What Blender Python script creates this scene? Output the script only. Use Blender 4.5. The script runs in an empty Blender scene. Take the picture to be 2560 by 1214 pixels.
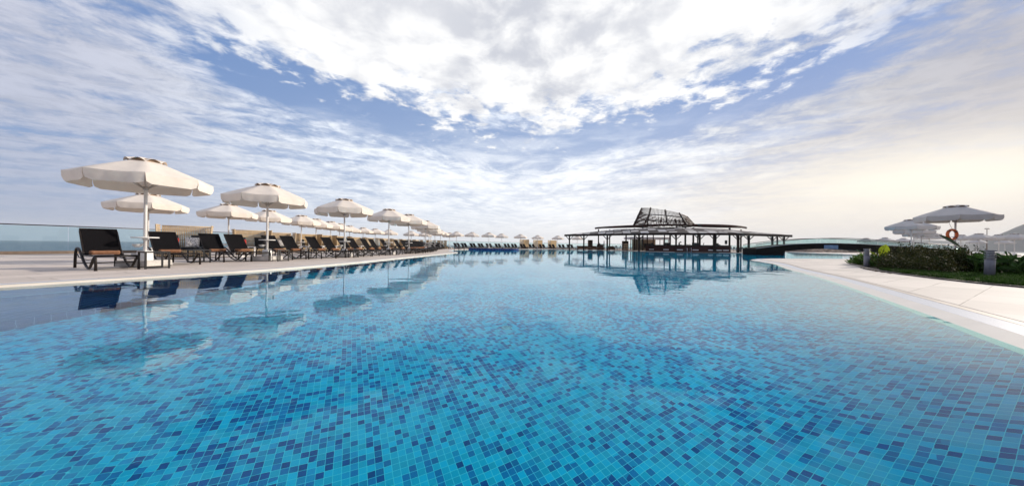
import bpy, bmesh, math, random
from mathutils import Vector, Matrix

random.seed(7)
R = math.radians
C = bpy.context.scene.collection
scene = bpy.context.scene

# ------------------------------------------------------------------ camera
F = 782.0                      # focal length in photo pixels (2560 wide)
E = 0.74                       # eye above the water
DECK = 0.04                    # deck top above the water
cam_d = bpy.data.cameras.new("camera")
cam = bpy.data.objects.new("camera", cam_d)
C.objects.link(cam)
cam_d.sensor_width = 36.0
cam_d.lens = 36.0 * F / 2560.0
cam_d.clip_start = 0.05
cam_d.clip_end = 40000.0
cam_d.shift_y = 6.0 / 2560.0
cam.location = (0, 0, E)
cam.rotation_euler = (R(90), R(-0.62), 0)
scene.camera = cam

def X(px, depth):
    return (px - 1280.0) / F * depth

# ------------------------------------------------------------------ node DSL
class V:
    """A socket with arithmetic."""
    def __init__(s, nt, sock): s.nt, s.s = nt, sock
    def _m(s, op, *o, clamp=False):
        n = s.nt.nodes.new('ShaderNodeMath'); n.operation = op; n.use_clamp = clamp
        for i, a in enumerate((s,) + o):
            if isinstance(a, V): s.nt.links.new(a.s, n.inputs[i])
            else: n.inputs[i].default_value = a
        return V(s.nt, n.outputs[0])
    def __add__(s, o): return s._m('ADD', o)
    __radd__ = __add__
    def __sub__(s, o): return s._m('SUBTRACT', o)
    def __rsub__(s, o): return (s * -1.0) + o
    def __mul__(s, o): return s._m('MULTIPLY', o)
    __rmul__ = __mul__
    def __truediv__(s, o): return s._m('DIVIDE', o)
    def abs(s): return s._m('ABSOLUTE')
    def floor(s): return s._m('FLOOR')
    def fract(s): return s._m('FRACT')
    def sqrt(s): return s._m('SQRT')
    def pow(s, o): return s._m('POWER', o)
    def max(s, o): return s._m('MAXIMUM', o)
    def min(s, o): return s._m('MINIMUM', o)
    def atan2(s, o): return s._m('ARCTAN2', o)
    def exp(s): return s._m('EXPONENT')
    def gt(s, o): return s._m('GREATER_THAN', o)
    def smooth(s, a, b, lo=0.0, hi=1.0):
        n = s.nt.nodes.new('ShaderNodeMapRange'); n.interpolation_type = 'SMOOTHSTEP'
        s.nt.links.new(s.s, n.inputs[0])
        for i, v in enumerate((a, b, lo, hi)): n.inputs[i + 1].default_value = v
        return V(s.nt, n.outputs[0])

def comb(nt, x, y, z=0.0):
    n = nt.nodes.new('ShaderNodeCombineXYZ')
    for i, a in enumerate((x, y, z)):
        if isinstance(a, V): nt.links.new(a.s, n.inputs[i])
        else: n.inputs[i].default_value = a
    return n.outputs[0]

def sep(nt, sock):
    n = nt.nodes.new('ShaderNodeSeparateXYZ'); nt.links.new(sock, n.inputs[0])
    return [V(nt, o) for o in n.outputs]

def noise(nt, vec, scale, detail=4.0, rough=0.5, dist=0.0):
    n = nt.nodes.new('ShaderNodeTexNoise'); n.noise_dimensions = '3D'
    if vec is not None: nt.links.new(vec, n.inputs['Vector'])
    n.inputs['Scale'].default_value = scale; n.inputs['Detail'].default_value = detail
    n.inputs['Roughness'].default_value = rough; n.inputs['Distortion'].default_value = dist
    return V(nt, n.outputs[0])

def white(nt, vec):
    n = nt.nodes.new('ShaderNodeTexWhiteNoise'); n.noise_dimensions = '3D'
    nt.links.new(vec, n.inputs['Vector'])
    return V(nt, n.outputs['Value'])

def mixc(nt, fac, a, b, mode='MIX'):
    n = nt.nodes.new('ShaderNodeMix'); n.data_type = 'RGBA'; n.blend_type = mode
    def put(i, v):
        if isinstance(v, V): nt.links.new(v.s, n.inputs[i])
        elif isinstance(v, bpy.types.NodeSocket): nt.links.new(v, n.inputs[i])
        elif isinstance(v, (tuple, list)): n.inputs[i].default_value = tuple(v[:3]) + (1.0,)
        else: n.inputs[i].default_value = v
    put(0, fac); put(6, a); put(7, b)
    return n.outputs[2]

def scale_c(nt, c, k):
    n = nt.nodes.new('ShaderNodeVectorMath'); n.operation = 'SCALE'
    nt.links.new(c, n.inputs[0])
    if isinstance(k, V): nt.links.new(k.s, n.inputs['Scale'])
    else: n.inputs['Scale'].default_value = k
    return n.outputs[0]

# ------------------------------------------------------------------ world sky
SUN_AZ, SUN_EL = 68.0, 20.0     # degrees to the right of the view direction, above the horizon
def make_world():
    w = bpy.data.worlds.new("World"); scene.world = w; w.use_nodes = True
    nt = w.node_tree; nt.nodes.clear()
    out = nt.nodes.new('ShaderNodeOutputWorld'); bg = nt.nodes.new('ShaderNodeBackground')
    nt.links.new(bg.outputs[0], out.inputs[0])
    bg.inputs['Strength'].default_value = 0.1
    sky = nt.nodes.new('ShaderNodeTexSky'); sky.sky_type = 'NISHITA'; sky.sun_disc = False
    sky.sun_elevation = R(SUN_EL); sky.sun_rotation = R(SUN_AZ)
    sky.air_density = 1.0; sky.dust_density = 0.6; sky.ozone_density = 1.6
    tc = nt.nodes.new('ShaderNodeTexCoord')
    x, y, z = sep(nt, tc.outputs['Generated'])
    zp = z.max(0.0)
    h = (x * x + y * y).sqrt().max(0.001)
    T = z / h                                    # tangent of the elevation
    azr = x.atan2(y)                             # 0 ahead, + right
    az = (azr - 0.035).abs()
    xs = (x - y * 0.035).abs()
    # cloud sheet coordinates (a flat layer overhead, the two halves alike as in the photograph)
    den = zp + 0.10
    pxx = xs / den; pyy = y / den
    P = comb(nt, x / den, pyy, 0.0)
    # ---- heap cloud overhead
    n1 = noise(nt, P, 2.8, 10.0, 0.60, 0.35)
    n2 = noise(nt, P, 8.5, 8.0, 0.62, 0.3)
    vo = nt.nodes.new('ShaderNodeTexVoronoi'); vo.feature = 'SMOOTH_F1'
    pw = nt.nodes.new('ShaderNodeVectorMath'); pw.operation = 'ADD'
    nt.links.new(P, pw.inputs[0])
    nd = nt.nodes.new('ShaderNodeTexNoise'); nd.inputs['Scale'].default_value = 5.0; nd.inputs['Detail'].default_value = 3.0
    nt.links.new(P, nd.inputs['Vector'])
    nds = nt.nodes.new('ShaderNodeVectorMath'); nds.operation = 'SCALE'; nds.inputs['Scale'].default_value = 0.16
    nt.links.new(nd.outputs['Color'], nds.inputs[0]); nt.links.new(nds.outputs[0], pw.inputs[1])
    nt.links.new(pw.outputs[0], vo.inputs['Vector'])
    vo.inputs['Scale'].default_value = 7.0; vo.inputs['Smoothness'].default_value = 0.8
    puff = V(nt, vo.outputs['Distance'])
    Tb = 0.345 + az * 0.16 - az * az * 0.05
    d = (T - Tb) * 6.0 + (n1 - 0.5) * 2.7 + (n2 - 0.5) * 1.9 + (0.38 - puff) * 0.55
    heap = d.smooth(-0.10, 0.42) * az.smooth(1.08, 0.62, 0.0, 1.0)
    # blue gap hugging the lower edge of the heap
    gap = (((T - Tb) + 0.035) / 0.055)
    gap = (gap * gap * -1.0).exp() * az.smooth(0.05, 0.35, 0.6, 1.0) * az.smooth(0.95, 0.7)
    # ---- long streaks, running away to a point on the far side
    sx = pxx * 0.67 + pyy * 0.74
    sy = pxx * -0.74 + pyy * 0.67
    Ps = comb(nt, sx * 0.95, sy * 0.26, 3.0)
    s1 = noise(nt, Ps, 2.6, 9.0, 0.66, 0.6)
    Pc = comb(nt, sx * 1.0, sy * 0.8, 9.0)
    s2 = noise(nt, Pc, 7.0, 8.0, 0.68, 0.4)
    st = (s1 - 0.5) * 2.0 + (s2 - 0.5) * 1.7 + 0.63 + az.smooth(0.45, 1.0) * 0.16 - gap * 0.78
    streak = st.smooth(0.20, 0.98)
    # ---- low veil towards the horizon
    veil = (T * -5.2).exp()
    # ---- colours, in display-linear units
    base = scale_c(nt, sky.outputs[0], 0.10)
    blue = mixc(nt, 0.72 + azr.smooth(0.25, 0.8) * 0.22, base, (0.115, 0.235, 0.52))
    st_col = mixc(nt, az.smooth(0.5, 1.05), (0.82, 0.86, 0.92), (0.53, 0.54, 0.62))
    st_col = mixc(nt, s2.smooth(0.35, 0.65), scale_c(nt, st_col, 0.84), scale_c(nt, st_col, 1.06))
    st_col = scale_c(nt, st_col, 1.0 - azr.smooth(0.1, 0.85) * 0.30)
    c = mixc(nt, streak * 0.93, blue, st_col)
    # horizon tint: cool on the left, white ahead, cream on the right
    hl = mixc(nt, azr.smooth(-1.0, -0.25), (0.20, 0.28, 0.45), (0.78, 0.83, 0.89))
    hz = mixc(nt, azr.smooth(-0.3, 0.25), hl, (0.97, 0.96, 0.95))
    hz = mixc(nt, azr.smooth(0.15, 0.8), hz, (0.84, 0.73, 0.61))
    c = mixc(nt, (veil * 0.95).min(0.97), c, hz)
    # low broken white cloud ahead, at the foot of the heap
    Pl = comb(nt, azr * 3.0, T * 11.0, 5.0)
    l1 = noise(nt, Pl, 1.6, 6.0, 0.6, 0.3)
    low = (l1 - 0.5) * 2.4 + 0.30 + az.smooth(0.75, 0.15) * 0.25
    low = low.smooth(0.2, 0.9) * T.smooth(0.05, 0.12) * T.smooth(0.42, 0.22) * az.smooth(1.0, 0.5)
    c = mixc(nt, low * 0.75, c, (0.93, 0.95, 0.97))
    # heap shading: white billows over grey-blue bellies
    sh = noise(nt, P, 3.4, 7.0, 0.6, 0.3)
    belly = (sh * 1.0 + (puff - 0.35) * 0.25 + (0.5 - n2) * 0.25 + (T - Tb).smooth(0.0, 0.5) * 0.14).smooth(0.44, 0.74)
    core = az.smooth(0.42, 0.05)
    hc = mixc(nt, belly * (0.70 + core * 0.28), (0.87, 0.87, 0.87), (0.50, 0.52, 0.58))
    c = mixc(nt, heap, c, hc)
    # the veiled sun, low on the right
    gx = (azr - 0.955) / 0.25; gy = (T - 0.135) / 0.07
    lit = noise(nt, comb(nt, azr * 2.2, T * 9.0, 2.0), 2.2, 5.0, 0.6, 0.6)
    g = ((gx * gx + gy * gy) * -1.0).exp()
    gw = (azr - 0.82) / 0.46; gv = (T - 0.10) / 0.105
    g2 = ((gw * gw + gv * gv) * -1.0).exp() * (0.35 + lit.smooth(0.35, 0.65) * 0.65)
    c = mixc(nt, (g2 * 0.72).min(1.0), c, (0.82, 0.76, 0.67))
    c = mixc(nt, (g * 0.75).min(1.0), c, (1.02, 0.94, 0.78))
    c = mixc(nt, z.smooth(-0.02, 0.0), (0.30, 0.36, 0.42), c)
    fin = scale_c(nt, c, 10.0)
    nt.links.new(fin, bg.inputs['Color'])
    w.cycles.sampling_method = 'MANUAL' if hasattr(w.cycles, 'sampling_method') else 'AUTO'
    w.cycles.sample_map_resolution = 1024
make_world()

sd = bpy.data.lights.new("sun", 'SUN'); sun = bpy.data.objects.new("sun", sd); C.objects.link(sun)
sd.energy = 3.8; sd.angle = R(3.0); sd.color = (1.0, 0.90, 0.76)
_az, _el = R(SUN_AZ), R(SUN_EL)
sun_dir = Vector((math.sin(_az) * math.cos(_el), math.cos(_az) * math.cos(_el), math.sin(_el)))
sun.rotation_euler = sun_dir.to_track_quat('Z', 'Y').to_euler()
sun.location = sun_dir * 50

vs = scene.view_settings
vs.view_transform = 'Standard'; vs.look = 'None'; vs.gamma = 1.0; vs.exposure = 0.32
scene.render.engine = 'CYCLES'
scene.cycles.use_denoising = True
scene.cycles.max_bounces = 12; scene.cycles.volume_bounces = 2
scene.cycles.transparent_max_bounces = 24
scene.cycles.transmission_bounces = 8
scene.cycles.sample_clamp_indirect = 4.0

# ------------------------------------------------------------------ materials
def mat(name):
    m = bpy.data.materials.new(name); m.use_nodes = True
    nt = m.node_tree; b = nt.nodes['Principled BSDF']
    return m, nt, b

def simple(name, col, rough=0.5, metal=0.0, var=0.12, scale=8.0, bump=0.0, spec=0.5, coat=0.0):
    m, nt, b = mat(name)
    tc = nt.nodes.new('ShaderNodeTexCoord')
    n = noise(nt, tc.outputs['Object'], scale, 5.0, 0.6)
    lo = tuple(c * (1 - var) for c in col); hi = tuple(min(1, c * (1 + var)) for c in col)
    nt.links.new(mixc(nt, n.smooth(0.3, 0.7), lo, hi), b.inputs['Base Color'])
    b.inputs['Roughness'].default_value = rough; b.inputs['Metallic'].default_value = metal
    b.inputs['Specular IOR Level'].default_value = spec
    if coat: b.inputs['Coat Weight'].default_value = coat
    if bump:
        bp = nt.nodes.new('ShaderNodeBump'); bp.inputs['Strength'].default_value = bump; bp.inputs['Distance'].default_value = 0.01
        nt.links.new(noise(nt, tc.outputs['Object'], scale * 6, 4.0).s, bp.inputs['Height']); nt.links.new(bp.outputs[0], b.inputs['Normal'])
    return m

def grid(nt, vec, ang, w, h, joint):
    """tile cells of w x h turned by ang: returns (random per cell, joint mask)"""
    x, y, z = sep(nt, vec)
    ca, sa = math.cos(ang), math.sin(ang)
    a = (x * ca + y * sa) / w; b = (y * ca - x * sa) / h
    fa, fb = a.floor(), b.floor()
    rnd = white(nt, comb(nt, fa, fb, 0.37))
    ja = ((a - fa) - 0.5).abs(); jb = ((b - fb) - 0.5).abs()
    j = (ja.gt(0.5 - joint / w)).max(jb.gt(0.5 - joint / h))
    return rnd, j, fa, fb

def make_tile(name, cols, grout, ang, size, joint, rough=0.25):
    m, nt, b = mat(name)
    tc = nt.nodes.new('ShaderNodeTexCoord')
    rnd, j, fa, fb = grid(nt, tc.outputs['Object'], ang, size, size, joint)
    cr = nt.nodes.new('ShaderNodeValToRGB'); cr.color_ramp.interpolation = 'CONSTANT'
    els = cr.color_ramp.elements
    drift = noise(nt, tc.outputs['Object'], 0.7, 2.0)
    rnd = (rnd + (drift - 0.5) * 0.75).max(0.0).min(0.999)
    els[0].position = 0.0; els[0].color = cols[0][1] + (1,)
    els[1].position = cols[1][0]; els[1].color = cols[1][1] + (1,)
    for p, c in cols[2:]:
        e = els.new(p); e.color = c + (1,)
    nt.links.new(rnd.s, cr.inputs[0])
    r2 = white(nt, comb(nt, fa, fb, 4.1))
    tint = scale_c(nt, cr.outputs[0], 0.86 + r2 * 0.28)
    big = noise(nt, tc.outputs['Object'], 0.7, 3.0)
    tint = scale_c(nt, tint, 0.9 + big * 0.2)
    nt.links.new(mixc(nt, j, tint, grout), b.inputs['Base Color'])
    b.inputs['Roughness'].default_value = rough; b.inputs['Specular IOR Level'].default_value = 0.03
    return m

M = {}
TILE_ANG = R(27.0)
M['floor_tile'] = make_tile('pool mosaic', [(0.0, (0.001, 0.50, 0.76)), (0.48, (0.001, 0.20, 0.48)), (0.72, (0.001, 0.33, 0.62)), (0.84, (0.001, 0.10, 0.34))],
                            (0.16, 0.78, 0.90), TILE_ANG, 0.047, 0.0015)
M['navy_tile'] = make_tile('navy mosaic', [(0.0, (0.012, 0.035, 0.14)), (0.5, (0.018, 0.050, 0.19)), (0.85, (0.022, 0.03, 0.10))],
                           (0.20, 0.27, 0.42), TILE_ANG, 0.11, 0.004)

def navy_wall(ca_, cb_, cj_):
    m, nt, b = mat('navy wall mosaic')
    tc = nt.nodes.new('ShaderNodeTexCoord')
    x, y, z = sep(nt, tc.outputs['Object'])
    v = comb(nt, y * 0.92 + x * 0.4, z, 0.0)
    rnd, j, fa, fb = grid(nt, v, 0.0, 0.12, 0.12, 0.003)
    c = mixc(nt, rnd, ca_, cb_)
    nt.links.new(mixc(nt, j, c, cj_), b.inputs['Base Color'])
    b.inputs['Roughness'].default_value = 0.3; b.inputs['Specular IOR Level'].default_value = 0.1
    return m
M['navy_wall'] = navy_wall((0.012, 0.030, 0.13), (0.022, 0.055, 0.20), (0.20, 0.27, 0.42))
M['wall_tile'] = navy_wall((0.004, 0.30, 0.52), (0.006, 0.40, 0.60), (0.05, 0.50, 0.60))

def make_paving(name, col, ang, w, h, joint, jcol):
    m, nt, b = mat(name)
    tc = nt.nodes.new('ShaderNodeTexCoord')
    x, y, z = sep(nt, tc.outputs['Object'])
    ca, sa = math.cos(ang), math.sin(ang)
    a = (x * ca + y * sa) / w; bb = (y * ca - x * sa) / h
    fb = bb.floor(); a = a + white(nt, comb(nt, fb, 0.0, 0.0)) * 0.9
    fa = a.floor()
    ja = ((a - fa) - 0.5).abs(); jb = ((bb - fb) - 0.5).abs()
    j = (ja.gt(0.5 - joint / w)).max(jb.gt(0.5 - joint / h))
    rnd = white(nt, comb(nt, fa, fb, 1.0))
    big = noise(nt, tc.outputs['Object'], 0.45, 5.0, 0.6)
    fine = noise(nt, tc.outputs['Object'], 14.0, 5.0, 0.7)
    base = scale_c(nt, mixc(nt, 0.0, col, col), 0.86 + rnd * 0.17 + (big - 0.5) * 0.34 + (fine - 0.5) * 0.10)
    st = noise(nt, tc.outputs['Object'], 2.3, 6.0, 0.7)
    base = mixc(nt, st.smooth(0.56, 0.76) * 0.45, base, tuple(c * 0.62 for c in col))
    pj = noise(nt, tc.outputs['Object'], 1.1, 3.0)
    nt.links.new(mixc(nt, j * pj.smooth(0.30, 0.62, 0.15, 0.95), base, jcol), b.inputs['Base Color'])
    b.inputs['Roughness'].default_value = 0.75; b.inputs['Specular IOR Level'].default_value = 0.25
    bp = nt.nodes.new('ShaderNodeBump'); bp.inputs['Strength'].default_value = 0.15; bp.inputs['Distance'].default_value = 0.004
    nt.links.new((fine - j * 0.8).s, bp.inputs['Height']); nt.links.new(bp.outputs[0], b.inputs['Normal'])
    return m
M['deck_l'] = make_paving('left paving', (0.64, 0.56, 0.50), R(66), 1.2, 0.6, 0.006, (0.16, 0.13, 0.11))
M['deck_r'] = make_paving('right paving', (0.66, 0.60, 0.545), R(30), 1.2, 0.6, 0.006, (0.18, 0.15, 0.13))

def make_grating():
    m, nt, b = mat('overflow grating')
    tc = nt.nodes.new('ShaderNodeTexCoord')
    rnd, j, fa, fb = grid(nt, tc.outputs['Object'], R(48), 0.022, 0.022, 0.0035)
    c = mixc(nt, rnd * 0.4, (0.74, 0.75, 0.79), (0.64, 0.65, 0.70))
    nt.links.new(mixc(nt, j, c, (0.40, 0.42, 0.48)), b.inputs['Base Color'])
    b.inputs['Roughness'].default_value = 0.35
    return m
M['grating'] = make_grating()
M['lip'] = simple('pool lip stone', (0.76, 0.70, 0.62), 0.4, var=0.05, scale=2.0)
M['lip_dark'] = simple('recessed lip', (0.30, 0.28, 0.26), 0.4, var=0.1, scale=3.0)
M['border'] = simple('taupe border stone', (0.40, 0.345, 0.30), 0.6, var=0.12, scale=3.0)

def make_water():
    m, nt, b = mat('pool water')
    nt.nodes.remove(b); out = nt.nodes['Material Output']
    tc = nt.nodes.new('ShaderNodeTexCoord')
    x, y, z = sep(nt, tc.outputs['Object'])
    wv = comb(nt, x * 0.75, y * 1.0, 0.0)
    n1 = noise(nt, wv, 1.3, 2.0, 0.5, 0.4)
    n2 = noise(nt, wv, 5.5, 3.0, 0.5, 0.3)
    patch = noise(nt, tc.outputs['Object'], 0.32, 2.0).smooth(0.40, 0.66, 0.10, 1.0)
    r = (x * x + y * y).sqrt()
    hgt = n1 * r.smooth(1.0, 25.0, 1.0, 0.8) + n2 * 0.42 * patch * r.smooth(2.0, 12.0, 1.0, 0.45)
    bp = nt.nodes.new('ShaderNodeBump'); bp.inputs['Strength'].default_value = 1.0; bp.inputs['Distance'].default_value = 0.0052
    nt.links.new(hgt.s, bp.inputs['Height'])
    lw = nt.nodes.new('ShaderNodeLayerWeight'); lw.inputs['Blend'].default_value = 0.5
    nt.links.new(bp.outputs[0], lw.inputs['Normal'])
    fac = V(nt, lw.outputs['Facing']).pow(5.1) * 0.87 + 0.001      # mirror share: next to nothing looking down, nearly all at a glance
    g = nt.nodes.new('ShaderNodeBsdfGlossy'); g.inputs['Roughness'].default_value = 0.0
    t = nt.nodes.new('ShaderNodeBsdfRefraction'); t.inputs['Roughness'].default_value = 0.0; t.inputs['IOR'].default_value = 1.33
    t.inputs['Color'].default_value = (0.50, 0.97, 1.0, 1); g.inputs['Color'].default_value = (0.86, 0.97, 1.0, 1)
    for q in (g, t): nt.links.new(bp.outputs[0], q.inputs['Normal'])
    mx = nt.nodes.new('ShaderNodeMixShader')
    nt.links.new(fac.min(1.0).s, mx.inputs[0]); nt.links.new(t.outputs[0], mx.inputs[1]); nt.links.new(g.outputs[0], mx.inputs[2])
    nt.links.new(mx.outputs[0], out.inputs[0])
    return m
M['water'] = make_water()

def make_sea():
    m, nt, b = mat('sea water')
    tc = nt.nodes.new('ShaderNodeTexCoord')
    n = noise(nt, tc.outputs['Object'], 0.02, 6.0, 0.6)
    nt.links.new(mixc(nt, n.smooth(0.3, 0.7), (0.02, 0.055, 0.09), (0.04, 0.09, 0.13)), b.inputs['Base Color'])
    b.inputs['Roughness'].default_value = 0.28
    bp = nt.nodes.new('ShaderNodeBump'); bp.inputs['Strength'].default_value = 0.9; bp.inputs['Distance'].default_value = 0.5
    nt.links.new(noise(nt, tc.outputs['Object'], 0.35, 6.0, 0.65).s, bp.inputs['Height']); nt.links.new(bp.outputs[0], b.inputs['Normal'])
    return m
M['sea'] = make_sea()

def make_glass(name, tint, gloss=1.0):
    m, nt, b = mat(name)
    nt.nodes.remove(b)
    out = nt.nodes['Material Output']
    t = nt.nodes.new('ShaderNodeBsdfTransparent'); t.inputs[0].default_value = tint + (1,)
    g = nt.nodes.new('ShaderNodeBsdfGlossy'); g.inputs['Roughness'].default_value = 0.02
    lw = nt.nodes.new('ShaderNodeLayerWeight'); lw.inputs['Blend'].default_value = 0.5
    mx = nt.nodes.new('ShaderNodeMixShader')
    nt.links.new((V(nt, lw.outputs['Facing']).pow(5.0) * 0.9 * gloss + 0.03).s, mx.inputs[0]); nt.links.new(t.outputs[0], mx.inputs[1]); nt.links.new(g.outputs[0], mx.inputs[2])
    nt.links.new(mx.outputs[0], out.inputs[0])
    return m
M['glass'] = make_glass('balustrade glass', (0.86, 0.94, 0.94))
M['glass_b'] = make_glass('bridge glass', (0.84, 0.92, 0.92))

def make_fabric(name, col, trans=0.25, var=0.06):
    m, nt, b = mat(name)
    out = nt.nodes['Material Output']
    tc = nt.nodes.new('ShaderNodeTexCoord')
    n = noise(nt, tc.outputs['Object'], 2.2, 6.0, 0.65)
    n2 = noise(nt, tc.outputs['Object'], 9.0, 3.0, 0.5)
    lo = tuple(c * (1 - 1.6 * var) for c in col)
    cc = mixc(nt, n.smooth(0.3, 0.7), lo, col)
    nt.links.new(cc, b.inputs['Base Color']); b.inputs['Roughness'].default_value = 0.85
    b.inputs['Specular IOR Level'].default_value = 0.2
    tl = nt.nodes.new('ShaderNodeBsdfTranslucent'); nt.links.new(cc, tl.inputs[0])
    mx = nt.nodes.new('ShaderNodeMixShader'); mx.inputs[0].default_value = trans
    nt.links.new(b.outputs[0], mx.inputs[1]); nt.links.new(tl.outputs[0], mx.inputs[2])
    nt.links.new(mx.outputs[0], out.inputs[0])
    bp = nt.nodes.new('ShaderNodeBump'); bp.inputs['Strength'].default_value = 0.35; bp.inputs['Distance'].default_value = 0.02
    nt.links.new((n * 0.7 + n2 * 0.5).s, bp.inputs['Height'])
    nt.links.new(bp.outputs[0], b.inputs['Normal'])
    return m
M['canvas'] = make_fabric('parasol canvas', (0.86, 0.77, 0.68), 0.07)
M['canvas_backlit'] = make_fabric('backlit parasol canvas', (0.56, 0.53, 0.51), 0.06)  # parasol canvas greyed down: backlit shade put into the base colour
M['pole'] = simple('parasol pole enamel', (0.72, 0.69, 0.67), 0.35, var=0.05)
M['white'] = simple('white enamel', (0.82, 0.80, 0.78), 0.35, var=0.05)
M['base_stone'] = simple('parasol base concrete', (0.52, 0.49, 0.46), 0.7, var=0.12, bump=0.3)
M['rib'] = simple('rib metal', (0.42, 0.38, 0.34), 0.4, var=0.1)
M['gap_shade'] = simple('vent gap shade', (0.30, 0.20, 0.13), 0.9)  # brown that paints the shade inside the vent openings
M['frame'] = simple('dark bronze frame', (0.014, 0.009, 0.008), 0.42, var=0.3, scale=20, spec=0.3)
M['sling'] = simple('black sling', (0.006, 0.0055, 0.007), 0.85, var=0.25, scale=40, bump=0.2, spec=0.1)
M['towel'] = simple('tan towel', (0.25, 0.125, 0.072), 0.95, var=0.22, scale=14, bump=0.9, spec=0.1)
M['table_black'] = simple('black side table', (0.016, 0.014, 0.014), 0.4, var=0.2)
M['rail'] = simple('dark rail', (0.020, 0.020, 0.022), 0.3, var=0.2)
M['plinth'] = simple('bronze plinth', (0.16, 0.115, 0.085), 0.6, var=0.15)
M['cushion_black'] = simple('black cushion', (0.012, 0.012, 0.014), 0.9, var=0.2)
M['cushion_red'] = simple('red cushion', (0.40, 0.022, 0.015), 0.9, var=0.12)
M['wood'] = simple('dark stained timber', (0.019, 0.008, 0.0055), 0.6, var=0.35, scale=3.0, spec=0.25)
M['wood_red'] = simple('red stained timber', (0.045, 0.011, 0.007), 0.6, var=0.3, scale=3.0, spec=0.25)
M['steel'] = simple('polished steel', (0.60, 0.60, 0.62), 0.2, metal=1.0, var=0.05)
M['bridge'] = simple('black bridge steel', (0.005, 0.0045, 0.005), 0.8, var=0.2, spec=0.08)
M['panel_blue'] = simple('blue panel', (0.12, 0.22, 0.36), 0.5, var=0.2, scale=3)
M['wicker_dark'] = simple('dark wicker', (0.085, 0.048, 0.028), 0.8, var=0.6, scale=12, bump=0.6)
M['plaster'] = simple('white plaster', (0.74, 0.70, 0.69), 0.7, var=0.04)
M['panel_tan'] = simple('tan panel', (0.30, 0.22, 0.155), 0.6, var=0.12, scale=1.5)
M['black'] = simple('matt black', (0.012, 0.012, 0.012), 0.6, var=0.2)
M['skin'] = simple('skin', (0.34, 0.19, 0.13), 0.6, var=0.05)
M['shirt'] = simple('grey shirt', (0.12, 0.13, 0.17), 0.85, var=0.1)
M['trousers'] = simple('dark trousers', (0.02, 0.02, 0.025), 0.85, var=0.1)
M['hair'] = simple('dark hair', (0.012, 0.009, 0.008), 0.6)
M['bollard'] = simple('bollard grey', (0.165, 0.165, 0.20), 0.42, var=0.08, scale=30)
M['bollard_lens'] = simple('bollard lens', (0.42, 0.42, 0.44), 0.3)
M['soil'] = simple('bed soil', (0.045, 0.032, 0.022), 0.95, var=0.4, scale=4, bump=0.8)
M['rock'] = simple('rubble rock', (0.15, 0.11, 0.085), 0.9, var=0.55, scale=1.2, bump=1.0)
M['buoy'] = simple('orange buoy', (0.62, 0.125, 0.022), 0.5, var=0.1)
M['buoy_band'] = simple('dark buoy band', (0.05, 0.045, 0.05), 0.6)
M['hill'] = simple('hill scrub', (0.022, 0.030, 0.036), 0.95, var=0.45, scale=0.004)
M['drain'] = simple('drain cover', (0.30, 0.50, 0.60), 0.4)
M['bark'] = simple('shrub stem', (0.09, 0.055, 0.035), 0.9)

def make_rattan(name, a, b_, dark):
    m, nt, b = mat(name)
    out = nt.nodes['Material Output']
    tc = nt.nodes.new('ShaderNodeTexCoord')
    x, y, z = sep(nt, tc.outputs['Object'])
    nx_, ny_, nz_ = sep(nt, tc.outputs['Normal'])
    isb = nx_.abs().gt(0.6)
    u = (y * isb + x * (1.0 - isb)) / 0.058
    fu = (u - u.floor() - 0.5).abs()
    wv = (z / 0.26)
    fw = (wv - wv.floor() - 0.5).abs()
    band = fw.gt(0.44)
    slit = (fu.gt(0.30)) * (1.0 - band)
    n = noise(nt, comb(nt, x * 30.0, y * 30.0, z * 4.0), 1.0, 3.0)
    c = mixc(nt, n.smooth(0.3, 0.7), a, b_)
    nt.links.new(c, b.inputs['Base Color']); b.inputs['Roughness'].default_value = 0.7
    tr = nt.nodes.new('ShaderNodeBsdfTransparent')
    mx = nt.nodes.new('ShaderNodeMixShader')
    nt.links.new((slit * dark).s, mx.inputs[0]); nt.links.new(b.outputs[0], mx.inputs[1]); nt.links.new(tr.outputs[0], mx.inputs[2])
    nt.links.new(mx.outputs[0], out.inputs[0])
    return m
M['rattan'] = make_rattan('rattan weave', (0.58, 0.42, 0.24), (0.42, 0.29, 0.15), 0.85)
M['rattan_rim'] = simple('rattan rim', (0.60, 0.45, 0.28), 0.7, var=0.15, scale=20)
M['screen_tan'] = make_fabric('cabana cloth', (0.60, 0.45, 0.27), 0.35)
M['screen_pale'] = make_fabric('pale cabana cloth', (0.72, 0.62, 0.46), 0.4)

def make_pattern():
    m, nt, b = mat('patterned cushion')
    tc = nt.nodes.new('ShaderNodeTexCoord')
    vo = nt.nodes.new('ShaderNodeTexVoronoi'); vo.feature = 'DISTANCE_TO_EDGE'; vo.inputs['Scale'].default_value = 9.0
    nt.links.new(tc.outputs['Object'], vo.inputs['Vector'])
    nt.links.new(mixc(nt, V(nt, vo.outputs['Distance']).smooth(0.03, 0.07), (0.10, 0.09, 0.09), (0.70, 0.67, 0.64)), b.inputs['Base Color'])
    b.inputs['Roughness'].default_value = 0.9
    return m
M['cushion_pat'] = make_pattern()

def make_roof():
    m, nt, b = mat('roof boards')
    tc = nt.nodes.new('ShaderNodeTexCoord')
    rnd, j, fa, fb = grid(nt, tc.outputs['Object'], R(-18), 1.3, 0.7, 0.09)
    sky_sel = rnd.gt(0.60)
    c = mixc(nt, sky_sel, (0.020, 0.009, 0.007), (0.78, 0.75, 0.73))  # white boards: bright sky on the roof painted into the board colour
    nt.links.new(mixc(nt, j, c, (0.035, 0.016, 0.012)), b.inputs['Base Color'])
    b.inputs['Roughness'].default_value = 0.55
    return m
M['roof'] = make_roof()

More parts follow.
